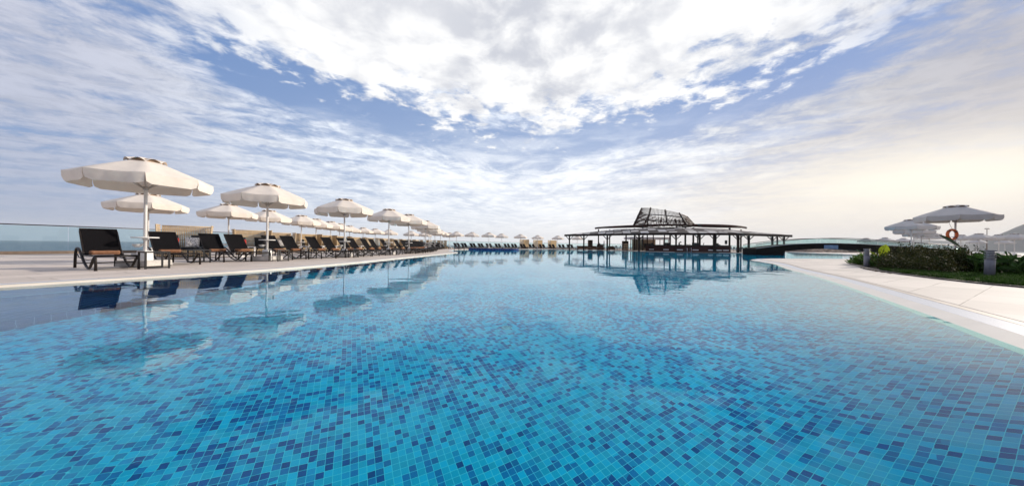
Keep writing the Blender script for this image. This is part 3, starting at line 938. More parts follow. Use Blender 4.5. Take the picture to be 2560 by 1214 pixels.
def put_lounger(x, y, ang, lab, group, towel=None, tgroup=None):
    """x, y: middle of the lounger; ang: way its foot end points"""
    o = lounger0 if not lounger0['used'] else copy_tree(lounger0)
    lounger0['used'] = 1
    o.location = (x, y, DECK); o.rotation_euler = (0, 0, ang)
    tag(o, lab, 'sun lounger', group)
    if towel:
        t = towel0 if not towel0['used'] else towel0.copy()
        if t is not towel0: C.objects.link(t)
        towel0['used'] = 1
        px, pz = -0.115, 0.352 + 0.051
        t.location = (x + px * math.cos(ang), y + px * math.sin(ang), DECK + pz); t.rotation_euler = (0, 0, ang + R(rr.uniform(-4, 4)))
        tag(t, towel, 'towel', tgroup)

def pool_normal(y):
    """direction from the deck to the pool along the left edge at depth y"""
    best = min(range(1, len(LEFT) - 1), key=lambda i: abs(LEFT[i].y - y) + (0 if LEFT[i].y < 30 else 50))
    t = LEFT[best + 1] - LEFT[best - 1]
    return math.atan2(-t.x, t.y)

# head ends read off the photograph (middle of the top of each backrest)
heads = [(246, 8.3, -27), (405, 10.15, -25), (525.5, 11.85, -22), (582, 12.35, -17), (672, 13.6, -14), (714, 14.25, -12), (778, 15.3, -9), (813, 16.25, -8), (851, 17.35, -7), (873, 18.2, -6),
         (907, 19.6, -5), (926, 20.5, -5), (956, 22.3, -5), (986, 23.3, -5)]
near_lab = ['nearest black sling lounger at the far left, standing alone before the glass balustrade',
            'black sling lounger just right of the nearest parasol pole, behind the first side table',
            'black sling lounger in front of the red and patterned cushions',
            'black sling lounger close beside the one in front of the patterned cushion',
            'black sling lounger behind the tray of the second poolside parasol',
            'black sling lounger immediately right of the second poolside parasol pole']
ND = len(heads)
LPOS = []
for i, (px, z, a) in enumerate(heads):
    hx, hy = X(px, z), z
    ang = R(a)
    cx, cy = hx + 0.71 * math.cos(ang), hy + 0.71 * math.sin(ang)
    LPOS.append((cx, cy, ang))
z = 24.6; k = 0
while z < 53:
    # the row follows the parasols
    ux = [p for p in FU if p[1] <= z][-1]; nx = [p for p in FU if p[1] > z]
    nx = nx[0] if nx else (FU[-1][0] + 0.6, FU[-1][1] + 8)
    t = (z - ux[1]) / (nx[1] - ux[1]); bx = ux[0] + (nx[0] - ux[0]) * t
    LPOS.append((bx - 0.15, z, R(-5 - (z - 24) * 0.5)))
    z += 0.72 if k % 2 == 0 else 1.35; k += 1
for i, (cx, cy, ang) in enumerate(LPOS):
    lab = near_lab[i] if i < len(near_lab) else '%s black sling lounger from the near left end of the poolside row' % ordn(i + 1)
    if i > 1: ang += R(rr.uniform(-3.5, 3.5)); cx += rr.uniform(-0.07, 0.07)
    put_lounger(cx, cy, ang, lab, 'loungers in the poolside row',
                ('rolled tan towel on the nearest lounger at the far left' if i == 0 else 'rolled tan towel on the %s lounger from the near left end' % ordn(i + 1)) if i < 26 else None,
                'rolled towels on the loungers')
# far row
farpx = [1139, 1147, 1157.5, 1164.5, 1179, 1186.5, 1199, 1206, 1219, 1227, 1241.5, 1249, 1264, 1272, 1282, 1289.5, 1304, 1311, 1326, 1334, 1351.5, 1359.5, 1376, 1384, 1400, 1408.5, 1421, 1430]
for i, px in enumerate(farpx):
    zz = 52.5 + (px - 1139) * 0.062 if px < 1260 else 60 + (px - 1260) * 0.045
    if px > 1330: zz = 63.4 + (px - 1330) * 0.036
    a = -30 - (px - 1139) / 290 * 38
    x, y = X(px, zz + 0.55), zz + 0.55
    put_lounger(x + 0.4 * math.cos(R(a)), y + 0.4 * math.sin(R(a)), R(a), '%s black lounger from the pool ladder in the far poolside row' % ordn(i + 1), 'loungers across the far end of the pool')

# ------------------------------------------------------------------ small black side tables
def make_side_table(m, w=0.46, d=0.46, h=0.44, t=0.035):
    root = thing('side_table', 'x', 'side table')
    MB().box((0, 0, h - 0.015), (w, d, 0.03)).build('table_top', m, root)
    for sx in (-1, 1):
        for sy in (-1, 1):
            MB().box((sx * (w / 2 - t / 2 - 0.003), sy * (d / 2 - t / 2 - 0.003), (h - 0.03) / 2), (t, t, h - 0.03)).build('leg', m, root)
    for sx in (-1, 1): MB().box((sx * (w / 2 - t / 2 - 0.003), 0, 0.03), (t * 0.6, d - 2 * t - 0.01, 0.03)).build('foot_rail', m, root)
    return root
tab0 = make_side_table(M['table_black']); tab0['used'] = 0
def put_table(p, x, y, a, lab, group):
    o = p if not p['used'] else copy_tree(p); p['used'] = 1
    o.location = (x, y, DECK); o.rotation_euler = (0, 0, a); tag(o, lab, 'side table', group)
tabs = [(386, 8.15, -25, 'nearest black side table, between the first two loungers under the nearest parasol'),
        (498, 10.7, -24, 'black side table in front of the patterned cushion'),
        (698, 12.0, -14, 'black side table under the tray of the second poolside parasol'),
        (772, 14.2, -10, 'black side table before the white terrace tables')]
for px, zz, a, lab in tabs: put_table(tab0, X(px, zz), zz, R(a), lab, 'black side tables in the poolside row')
for i, (ux, uy) in enumerate(FU[2:8]):
    put_table(tab0, ux + 0.45, uy - 0.15, R(-6), 'black side table under the %s poolside parasol from the near left end' % ordn(i + 3), 'black side tables in the poolside row')
tabw = make_side_table(M['white'], 0.6, 0.6, 0.5, 0.05); tabw['used'] = 0
for px, zz, lab in ((612, 15.2, 'white terrace table behind the gap between the third and fourth loungers'), (768, 21.5, 'white terrace table beside the rattan daybeds, left of the seventh lounger'),
                    (808, 24.5, 'white terrace table between the seventh and eighth loungers'), (841, 27.0, 'white terrace table behind the eighth lounger'), (903, 31, 'white terrace table behind the eleventh lounger')):
    put_table(tabw, X(px, zz), zz, R(-20), lab, 'white tables between the daybeds')

# ------------------------------------------------------------------ rattan daybeds
def make_daybed(w=1.62):
    root = thing('rattan_daybed', 'x', 'daybed')
    D, H, T = 1.0, 1.42, 0.05
    # local: open side towards +x, width along y
    def panel(p, q, z0, z1, lean=(0, 0)):
        mb = MB(); p = Vector(p); q = Vector(q); t = (q - p).normalized(); nrm = Vector((-t.y, t.x)) * T / 2
        N = 10; vs = []
        for s in (1, -1):
            for i in range(N + 1):
                for j in range(7):
                    u = i / N; v = j / 6
                    b = p.lerp(q, u) + nrm * s
                    vs.append((b.x + lean[0] * v * v, b.y + lean[1] * v * v, z0 + (z1 - z0) * v))
        n = (N + 1) * 7
        fs = []
        for s in range(2):
            for i in range(N):
                for j in range(6):
                    f = (s * n + i * 7 + j, s * n + (i + 1) * 7 + j, s * n + (i + 1) * 7 + j + 1, s * n + i * 7 + j + 1)
                    fs.append(f if s else f[::-1])
        mb.add(vs, fs, True); return mb
    bk = panel((-D / 2, -w / 2), (-D / 2, w / 2), 0.30, H, (-0.16, 0)).build('back_panel', M['rattan'], root)
    MB().tube([(-D / 2 - 0.16, -w / 2, H), (-D / 2 - 0.16, w / 2, H)], 0.030, 6).build('rim', M['rattan_rim'], bk)
    for s in (-1, 1):
        y = s * w / 2
        sp = panel((-D / 2, y), (0.12, y), 0.30, H + 0.02, (0, s * 0.06)).build('side_panel', M['rattan'], root)
        MB().tube([(-D / 2 - 0.10, y + s * 0.06, H + 0.02), (0.12, y + s * 0.06, H + 0.02), (0.14, y + s * 0.03, 0.8), (0.14, y, 0.3)], 0.030, 6).build('rim', M['rattan_rim'], sp)
    b = panel((D / 2, -w / 2), (D / 2, w / 2), 0.05, 0.34).build('front_apron', M['rattan'], root)
    sb = MB(); sb.box((0, 0, 0.185), (D - 0.06, w - 0.06, 0.30)); sb.build('seat_base', M['wicker_dark'], root)
    sc = MB(); sc.box((0.02, 0, 0.40), (D - 0.10, w - 0.10, 0.12), 0, 0, 0.98); sc.build('seat_cushion', M['cushion_black'], root)
    return root
day0 = make_daybed(); day0['used'] = 0
def pillow(m, name, s=0.46, h=0.14):
    mb = MB(); n = 10; vs = []
    for sgn in (1, -1):
        for i in range(n + 1):
            for j in range(n + 1):
                u = 2 * i / n - 1; v = 2 * j / n - 1
                pin = 1 - 0.10 * (1 - abs(u)) * abs(v) ** 2 - 0.0
                pin2 = 1 - 0.10 * (1 - abs(v)) * abs(u) ** 2
                th = h / 2 * ((1 - u * u) * (1 - v * v)) ** 0.45
                vs.append((sgn * th, u * s / 2 * pin, v * s / 2 * pin2))
    k = (n + 1) ** 2; fs = []
    for sgn in range(2):
        for i in range(n):
            for j in range(n):
                f = (sgn * k + i * (n + 1) + j, sgn * k + (i + 1) * (n + 1) + j, sgn * k + (i + 1) * (n + 1) + j + 1, sgn * k + i * (n + 1) + j + 1)
                fs.append(f[::-1] if sgn else f)
    mb.add(vs, fs, True); return mb.build(name, m)
P0 = {k: pillow(M[m], 'cushion', s) for k, m, s in (('red', 'cushion_red', 0.42), ('pat', 'cushion_pat', 0.46), ('black', 'cushion_black', 0.56))}
for o in P0.values(): o['used'] = 0
def put_pillow(kind, root, lx, ly, lz, lab, lean=-22, turn=0):
    o = P0[kind] if not P0[kind]['used'] else P0[kind].copy()
    if o is not P0[kind]: C.objects.link(o)
    P0[kind]['used'] = 1
    a = root.rotation_euler.z
    o.location = (root.location.x + lx * math.cos(a) - ly * math.sin(a), root.location.y + lx * math.sin(a) + ly * math.cos(a), DECK + lz)
    o.rotation_euler = (0, R(lean), a + R(turn)); tag(o, lab, 'cushion', 'loose cushions on the daybeds')
days = [(463, 14.2, -50, 'rattan daybed with red and patterned cushions, leftmost of the row'),
        (633, 18.6, -38, 'rattan daybed with a red cushion, behind the fourth lounger'),
        (703, 22.6, -38, 'rattan daybed right of the second poolside parasol pole'),
        (776, 25.5, -30, 'rattan daybed behind the seventh lounger'), (818, 28.5, -28, 'rattan daybed behind the eighth lounger'),
        (856, 32, -26, 'rattan daybed behind the third poolside parasol'), (896, 35.5, -26, 'rattan daybed behind the eleventh lounger'), (931, 39, -24, 'rattan daybed behind the twelfth lounger'),
        (968, 42.5, -24, 'rattan daybed behind the fourth poolside parasol'), (994, 46, -24, 'rattan daybed behind the fourteenth lounger'), (1015, 48, -24, 'rattan daybed behind the fifth poolside parasol'),
        (1047, 51, -24, 'third rattan daybed from the far end of its row'), (1080, 53.5, -28, 'second rattan daybed from the far end of its row'), (1107, 56, -30, 'rattan daybed at the far end of its row, before the pool ladder')]
for i, (px, zz, a, lab) in enumerate(days):
    o = day0 if not day0['used'] else copy_tree(day0); day0['used'] = 1
    o.location = (X(px, zz), zz, DECK); o.rotation_euler = (0, 0, R(a)); tag(o, lab, 'daybed', 'rattan daybeds in front of the balustrade')
    w = ['leftmost rattan daybed', 'rattan daybed behind the fourth lounger', 'rattan daybed right of the second parasol pole', 'rattan daybed behind the seventh lounger', 'rattan daybed behind the eighth lounger'][i] if i < 5 else None
    if w:
        put_pillow('black', o, -0.36, 0.42, 0.74, 'black back cushion at right of the ' + w, -16)
        put_pillow('black', o, -0.36, -0.55, 0.74, 'black back cushion at left of the ' + w, -16)
        if i < 2:
            put_pillow('red', o, -0.14, -0.42 if i == 0 else -0.5, 0.67, 'red cushion on the ' + w, -20)
            if i == 0: put_pillow('pat', o, -0.13, 0.22, 0.69, 'white cushion with branching grey pattern on the ' + w, -22)
        else:
            put_pillow('pat', o, -0.13, 0.1, 0.69, 'pale patterned cushion on the ' + w, -22)

#@@MORE@@
# ------------------------------------------------------------------ pool bar island
ISL = smooth_line([(10.5, 60), (14.5, 57.6), (18, 54), (20.4, 49.4), (23, 47.2), (26.2, 45.8), (31.6, 44.3), (34.5, 45.2), (36.5, 50), (40, 56), (48, 60), (58, 63)], 1.0)
isl = [(p.x, p.y) for p in ISL] + [(62, 76), (10.5, 74)]
struct('bar_terrace', slab(isl, DECK, -1.3), M['deck_l'])
struct('bar_terrace_coping', ribbon(ISL, DECK + 0.006, offset(ISL, 0.3), DECK + 0.006), M['lip'])

pav = thing('pool_pavilion', 'dark timber pool bar pavilion with tiered roof and slatted tilted crown', 'pavilion', (0, 0, 0))
# lower eave line read at (photo x, depth)
EAVE = [(1411, 57.0), (1500, 52.0), (1560, 49.2), (1620, 47.2), (1700, 45.6), (1780, 44.6), (1840, 44.2), (1900, 46.2), (1980, 48.6)]
ev = [Vector((X(px, z), z, 0)) for px, z in EAVE]
evs = smooth_line([(p.x, p.y) for p in ev], 0.9)
EZ = 2.66
def eave_at(px, back=0.0):
    for (a, za), (b, zb) in zip(EAVE, EAVE[1:]):
        if a <= px <= b or (b == 1980 and px > b):
            return za + (zb - za) * (px - a) / (b - a) + back
    return EAVE[0][1] + back
inner = offset(evs, 7.2)
CEN = Vector((27.5, 55.0, 0))
inner = [p.lerp(CEN, 0.52) for p in evs]
def zin(i): return EZ + 0.62
f1 = MB(); n = len(evs)
out2 = offset(evs, -0.05)
vs = [(p.x, p.y, EZ - 0.17) for p in out2] + [(p.x, p.y, EZ + 0.17) for p in out2] + [(p.x, p.y, EZ + 0.17) for p in offset(evs, 0.10)] + [(p.x, p.y, EZ - 0.17) for p in offset(evs, 0.10)]
f1.add(vs, [(k * n + i, k * n + i + 1, ((k + 1) % 4) * n + i + 1, ((k + 1) % 4) * n + i) for k in range(4) for i in range(n - 1)] + [(0, n, 2 * n, 3 * n), (n - 1, 4 * n - 1, 3 * n - 1, 2 * n - 1)])
f1.build('lower_fascia', M['wood'], pav)
rf = MB()
vs = [(p.x, p.y, EZ + 0.12) for p in evs] + [(p.x, p.y, EZ + 1.15) for p in inner]
rf.add(vs, [(i, i + 1, n + i + 1, n + i) for i in range(n - 1)])
rf.add([(v[0], v[1], v[2] - 0.07) for v in vs], [(i, n + i, n + i + 1, i + 1) for i in range(n - 1)])
lroof = rf.build('lower_roof', M['roof'], pav)
for i in range(1, n - 1, 2):                      # rafters stand out under and past the eave
    a, b = evs[i], inner[i]
    t = (b - a).normalized(); a2 = a - t * 0.14
    MB().tube([(a2.x, a2.y, EZ - 0.02), (b.x, b.y, EZ + 1.0)], 0.05, 4).build('rafter', M['wood'], lroof)
# upper tier
UE = [(1487, 58.5), (1540, 55.5), (1620, 52.8), (1700, 51.0), (1780, 50.2), (1830, 50.6), (1866, 52.5)]
ue = smooth_line([(X(px, z), z) for px, z in UE], 0.9); m_ = len(ue)
ui = [p.lerp(CEN, 0.55) for p in ue]
def uz(i):
    t = i / (m_ - 1); return 4.08 + 0.28 * math.sin(math.pi * t) ** 0.7
uf = MB(); o1 = offset(ue, -0.05); o2 = offset(ue, 0.10)
vs = [(p.x, p.y, uz(i) - 0.14) for i, p in enumerate(o1)] + [(p.x, p.y, uz(i) + 0.16) for i, p in enumerate(o1)] + [(p.x, p.y, uz(i) + 0.16) for i, p in enumerate(o2)] + [(p.x, p.y, uz(i) - 0.14) for i, p in enumerate(o2)]
uf.add(vs, [(k * m_ + i, k * m_ + i + 1, ((k + 1) % 4) * m_ + i + 1, ((k + 1) % 4) * m_ + i) for k in range(4) for i in range(m_ - 1)] + [(0, m_, 2 * m_, 3 * m_), (m_ - 1, 4 * m_ - 1, 3 * m_ - 1, 2 * m_ - 1)])
uf.build('upper_fascia', M['wood_red'], pav)
ur = MB(); vs = [(p.x, p.y, uz(i) + 0.12) for i, p in enumerate(ue)] + [(p.x, p.y, 4.42) for p in ui]
ur.add(vs, [(i, i + 1, m_ + i + 1, m_ + i) for i in range(m_ - 1)])
ur.add([(v[0], v[1], v[2] - 0.08) for v in vs], [(i, m_ + i, m_ + i + 1, i + 1) for i in range(m_ - 1)])
uroof = ur.build('upper_roof', M['wood'], pav)
for i in range(1, m_ - 1, 2):
    a, b = ue[i], ui[i]; t = (b - a).normalized(); a2 = a - t * 0.12
    MB().tube([(a2.x, a2.y, uz(i) - 0.06), (b.x, b.y, 4.22)], 0.055, 4).build('rafter', M['wood'], uroof)
# slatted crown: a leaning truncated cone with an oblique rim
crown = MB(); K = 120; CB = Vector((X(1656, 54.5), 54.5, 4.30)); BR = 4.95
TC = CB + Vector((0.15, 0, 0))
def crown_pt(th, v):
    base = CB + Vector((math.cos(th) * BR, math.sin(th) * BR, 0))
    c = math.cos(th)
    hgt = 2.15 - 0.78 * c + 0.22 * max(0, -c) ** 3 - 0.12 * math.sin(th)
    # the upright side walls lean in
    top = TC + Vector((c * 3.78 - 0.05, math.sin(th) * 3.2, hgt))
    return base.lerp(top, v)
ribs = []
crown_o = None
for k in range(K):
    th = 2 * math.pi * k / K
    if k % 12 == 0: continue
    w = 0.075
    t = Vector((-math.sin(th), math.cos(th), 0)) * w / 2; nn = Vector((math.cos(th), math.sin(th), 0)) * 0.02
    a, b = crown_pt(th, 0), crown_pt(th, 1.0)
    vs = [a - t - nn, a + t - nn, a + t + nn, a - t + nn, b - t - nn, b + t - nn, b + t + nn, b - t + nn]
    crown.add(vs, [(0, 3, 2, 1), (4, 5, 6, 7), (0, 1, 5, 4), (1, 2, 6, 5), (2, 3, 7, 6), (3, 0, 4, 7)])
crown_o = crown.build('crown_slats', M['wood_red'], pav)
for k in range(0, K, 12):
    th = 2 * math.pi * k / K
    MB().tube([crown_pt(th, -0.02), crown_pt(th, 0.5), crown_pt(th, 1.02)], 0.12, 6).build('crown_rib', M['wood'], pav)
for v in (0.02, 0.28, 0.62):
    MB().tube([crown_pt(2 * math.pi * k / 48, v) * 1.0 for k in range(48)], 0.075, 5, closed=True).build('crown_ring', M['wood'], pav)

def post(px, depth, top, r=0.11, brace=False, bottom=-0.4):
    x = X(px, depth); o = MB(); o.box((x, depth, (top + bottom) / 2), (2 * r, 2 * r, top - bottom), R(-18))
    po = o.build('post', M['wood'], pav)
    if brace:
        for dx, dy in ((0.62, -0.18), (-0.62, 0.18), (0.1, 0.55)):
            MB().tube([(x, depth, top - 0.75), (x + dx, depth + dy, top - 0.06)], 0.06, 4).build('brace', M['wood'], po)
for px, bk, r, br in ((1423.5, 1.2, .115, 1), (1459.5, 1.0, .115, 1), (1518, 1.0, .135, 1), (1597.5, 1.0, .12, 1), (1690, 1.2, .105, 1), (1749, 1.0, .12, 1), (1786.5, 0.6, .19, 1), (1845, 1.2, .14, 1),
                      (1871.7, 1.0, .12, 1), (1930.7, 1.0, .11, 1), (1960, 0.9, .10, 1)):
    post(px, eave_at(px, bk), EZ - 0.06, r, br)
for px, dz, r in ((1496, 60.5, .11), (1524, 61.5, .11), (1565, 59, .13), (1586, 56.5, .11), (1607, 54.5, .09), (1618, 56.5, .09), (1633, 58, .08), (1661, 58.5, .08), (1675, 52.5, .12), (1713, 52.0, .12), (1733, 52.4, .12),
                  (1744, 57, .09), (1823.6, 52.6, .115), (1852, 57, .1), (1943, 55, .1)):
    post(px, dz, 4.05 if px < 1900 else EZ + 0.2, r, False)

# ---- bar counter
bar_pts = smooth_line([(X(1614, 50.2), 50.2), (X(1650, 48.4), 48.4), (X(1700, 46.6), 46.6), (X(1760, 45.5), 45.5), (X(1827, 45.0), 45.0)], 0.8)
bar = thing('bar_counter', 'long curved dark red timber bar counter along the water under the pavilion', 'bar counter', (0, 0, 0))
nb = len(bar_pts); bb = offset(bar_pts, 0.55)
def wallband(a, b, z0, z1):
    mb = MB(); n = len(a)
    vs = [(p.x, p.y, z0) for p in a] + [(p.x, p.y, z1) for p in a] + [(p.x, p.y, z1) for p in b] + [(p.x, p.y, z0) for p in b]
    mb.add(vs, [(k * n + i, k * n + i + 1, ((k + 1) % 4) * n + i + 1, ((k + 1) % 4) * n + i) for k in range(4) for i in range(n - 1)] + [(0, n, 2 * n, 3 * n), (n - 1, 4 * n - 1, 3 * n - 1, 2 * n - 1)])
    return mb
wallband(bar_pts, bb, -0.3, 0.98).build('bar_front', M['wood_red'], bar)
wallband(offset(bar_pts, -0.22), offset(bar_pts, 0.7), 0.985, 1.06).build('bar_top', M['wood'], bar)
wallband(offset(bar_pts, -0.5), offset(bar_pts, -0.02), -0.3, 0.09).build('bar_step', M['plinth'], bar)
for px in (1632, 1667, 1704, 1735, 1770, 1797, 1818):
    i = min(range(nb - 1), key=lambda q: abs(bar_pts[q].x / bar_pts[q].y * F + 1280 - px))
    p, t = bar_pts[i], (bar_pts[i + 1] - bar_pts[i]).normalized(); c = p - Vector((-t.y, t.x, 0)) * 0.012
    MB().box((c.x, c.y, 0.36), (0.78, 0.02, 0.13), math.atan2(t.y, t.x)).build('pale_slot', M['plaster'], bar)
# things on the bar
def on_bar(px, fn, name, lab, cat):
    i = min(range(nb - 1), key=lambda q: abs(bar_pts[q].x / bar_pts[q].y * F + 1280 - px))
    p = bar_pts[i].lerp(bb[i], 0.5); mb = MB(); fn(mb); o = mb.build(name, M['black'], None, (p.x, p.y, 1.06)); tag(o, lab, cat)
def mixer(mb): mb.box((0, 0, 0.04), (0.42, 0.3, 0.08)); mb.box((-0.14, 0, 0.22), (0.12, 0.2, 0.28)); mb.lathe([(0.0, .36), (.12, .36), (.15, .42), (.11, .5), (0, .52)], 12, (0.05, 0, 0))
def crate(mb): mb.box((0, 0, 0.16), (0.75, 0.4, 0.32)); mb.box((0, 0, 0.335), (0.79, 0.44, 0.03)); mb.box((0, -0.21, 0.16), (0.3, 0.02, 0.1))
def cups(mb):
    for k in range(6): mb.lathe([(0, 0), (.035, 0), (.045, .12 + .03 * (k % 3)), (.04, .12 + .03 * (k % 3)), (.03, .02)], 8, (-.4 + .16 * k, 0, 0))
def till(mb): mb.box((0, 0, .05), (.5, .4, .1)); mb.box((-.05, .05, .2), (.36, .05, .24)); mb.box((0.05, 0, 0.115), (.3, .3, .03))
def tap(mb): mb.lathe([(0, 0), (.06, 0), (.04, .04), (.035, .28), (0, .3)], 10); mb.box((0, -.07, .24), (.05, .16, .05)); mb.box((0, -.14, .31), (.03, .03, .14))
on_bar(1637, till, 'till', 'dark till near the left end of the bar counter', 'till')
on_bar(1673, crate, 'crate', 'low dark box on the bar left of the middle', 'box')
on_bar(1703, mixer, 'drinks_mixer', 'dark rounded drinks mixer on the middle of the bar', 'mixer')
on_bar(1722, cups, 'cup_set', 'row of small cups on the bar right of the mixer', 'cups')
on_bar(1745, crate, 'crate', 'taller dark box on the bar beside the double post', 'box')
on_bar(1764, tap, 'beer_tap', 'beer tap standing on the bar between the right posts', 'tap')
on_bar(1800, till, 'till', 'dark till on the bar near its right end, left of the sign', 'till')
# sign on a thin stand
sg = thing('menu_sign', 'black blank sign board on a thin stand at the right end of the bar', 'sign', (X(1815, 46.3), 46.3, 0))
MB().tube([(0, 0, 0.04), (0, 0, 1.28)], 0.02, 6).build('stand', M['steel'], sg)
MB().box((0, 0, 1.55), (0.36, 0.035, 0.55)).build('board', M['black'], sg)
# kiosk behind the bar
kx, kz = X(1616, 60.5), 60.5
ki = thing('bar_kiosk', 'glass sided kiosk with white roof band and tan back panel behind the bar', 'kiosk', (kx, kz, DECK))
MB().box((0, 0, 2.32), (7.5, 3.4, 0.42)).build('roof_band', M['plaster'], ki)
MB().box((0.1, 1.45, 1.05), (4.6, 0.12, 2.1)).build('back_panel', M['panel_tan'], ki)
for i, x in enumerate((-3.6, -2.6, -1.4, 1.9, 2.6, 3.5)): MB().box((x, -1.5, 1.05), (0.12, 0.12, 2.1)).build('post', M['wood'] if i < 3 else M['plaster'], ki)
for x, w in ((-3.1, 0.86), (-2.0, 1.06), (3.05, 0.76)): MB().box((x, -1.5, 1.05), (w, 0.03, 2.06)).build('glass_pane', M['glass'], ki)
MB().box((0.4, 0.6, 0.9), (1.1, 0.6, 0.9)).build('cabinet', M['black'], ki)

# ---- lounge pieces under the left half of the pavilion
def sofa(px, z, w, lab, a=0.0):
    o = thing('low_sofa', lab, 'sofa', (X(px, z), z, DECK), a, 'low sofas under the pavilion')
    MB().box((0, 0, 0.22), (w, 0.85, 0.14)).build('seat_frame', M['wicker_dark'], o)
    MB().box((0, -0.02, 0.34), (w - 0.1, 0.75, 0.10), 0, 0, 0.97).build('seat_cushion', M['towel'], o)
    MB().box((0, 0.40, 0.55), (w, 0.09, 0.42)).build('backrest', M['wicker_dark'], o)
    for s in (-1, 1): MB().box((s * (w / 2 - 0.05), -0.03, 0.46), (0.09, 0.74, 0.20)).build('armrest', M['wicker_dark'], o)
    for sx in (-1, 1):
        for sy in (-1, 1): MB().box((sx * (w / 2 - 0.08), sy * 0.36, 0.075), (0.07, 0.07, 0.15)).build('leg', M['wood'], o)
sofa(1452, 59.8, 1.3, 'low dark sofa at the left end of the pavilion, left of the second post')
sofa(1468, 60.0, 1.1, 'low dark sofa in front of the tall dark shelf tower')
sofa(1484, 59.5, 1.3, 'low dark sofa right of the tall dark shelf tower')
sofa(1502, 58.5, 1.2, 'low dark sofa in front of the standing person')
sofa(1529, 58.2, 1.1, 'low dark sofa right of the third front post')
def shelf(px, z, w, h, n, lab, m, a=0.1):
    o = thing('shelf_tower', lab, 'shelf', (X(px, z), z, DECK), a, 'shelf towers under the pavilion')
    for s in (-1, 1): MB().box((s * (w / 2 - 0.04), 0, h / 2), (0.08, 0.5, h)).build('side', m, o)
    MB().box((0, 0.22, h / 2), (w - 0.17, 0.04, h)).build('back', m, o)
    for k in range(n + 1): MB().box((0, -0.02, 0.05 + (h - 0.1) * k / n), (w - 0.17, 0.42, 0.05)).build('shelf', m, o)
    return o
shelf(1475.5, 63, 0.85, 1.95, 4, 'tall dark shelf tower under the left of the pavilion', M['wicker_dark'])
sh2 = shelf(1563, 58.5, 1.05, 1.75, 4, 'brown shelf tower of stacked baskets left of the glass kiosk', M['wicker_dark'])
for r_ in range(3):
    for q in range(2):
        b = MB(); b.box((X(1563, 58.5) - 0.21 + 0.42 * q, 58.40, 0.30 + DECK + 0.415 * r_), (0.36, 0.34, 0.30), 0.1, 0, 1.06)
        o = b.build('basket', M['rattan_rim']); tag(o, '%s basket on the %s shelf of the brown tower by the kiosk' % (('left', 'right')[q], ('lowest', 'middle', 'upper')[r_]), 'basket', 'baskets on the brown shelf tower')
ds = thing('service_desk', 'brown stacked timber service desk between the seated and the standing person', 'desk', (X(1500.5, 61), 61, DECK))
MB().box((0, 0, 0.5), (1.05, 0.6, 1.0)).build('desk_body', M['wicker_dark'], ds); MB().box((0, 0, 1.04), (1.2, 0.7, 0.07)).build('desk_top', M['wood'], ds); MB().box((-0.2, 0.1, 1.14), (0.5, 0.3, 0.12)).build('tray_stack', M['wicker_dark'], ds)

def chair(px, z, a, lab, group):
    o = thing('cafe_chair', lab, 'chair', (X(px, z), z, DECK), a, group)
    MB().box((0, 0, 0.45), (0.42, 0.42, 0.035)).build('seat', M['black'], o)
    MB().box((0, 0.20, 0.72), (0.40, 0.03, 0.26)).build('backrest', M['black'], o)
    for sx in (-1, 1):
        MB().tube([(sx * 0.18, -0.18, 0.0), (sx * 0.18, -0.18, 0.44)], 0.016, 5).build('leg', M['black'], o)
        MB().tube([(sx * 0.18, 0.22, 0.0), (sx * 0.18, 0.20, 0.44), (sx * 0.18, 0.215, 0.85)], 0.016, 5).build('leg', M['black'], o)
def cafe_table(px, z, lab):
    o = thing('cafe_table', lab, 'table', (X(px, z), z, DECK), 0.2, 'cafe tables under the pavilion')
    MB().box((0, 0, 0.74), (0.8, 0.8, 0.04)).build('table_top', M['black'], o)
    for sx in (-1, 1):
        for sy in (-1, 1): MB().box((sx * 0.33, sy * 0.33, 0.36), (0.05, 0.05, 0.72)).build('leg', M['black'], o)
cafe_table(1542, 60, 'dark cafe table left of the brown basket tower')
for px, z, a, lab in ((1534, 60.2, 1.5, 'dark cafe chair on the left of the table by the basket tower'), (1549, 60, -1.5, 'dark cafe chair on the right of the table by the basket tower'), (1541, 61, 0.1, 'dark cafe chair behind the table by the basket tower')):
    chair(px, z, a, lab, 'cafe chairs left of the kiosk')
cafe_table(1841, 55, 'dark cafe table right of the bar counter'); cafe_table(1868, 55, 'dark cafe table behind the fourth post from the right')
for px, z, a, lab in ((1831, 54.6, 1.4, 'dark cafe chair just right of the bar end'), (1838, 56, 0.2, 'dark cafe chair behind the first cafe table right of the bar'), (1851, 55, -1.4, 'dark cafe chair between the two cafe tables, facing left'),
                      (1859, 54.7, 1.5, 'dark cafe chair between the two cafe tables, facing right'), (1867, 56.2, 0.0, 'dark cafe chair behind the second cafe table right of the bar'), (1881, 54.8, -1.2, 'dark cafe chair nearest the black bridge')):
    chair(px, z, a, lab, 'cafe chairs right of the bar')

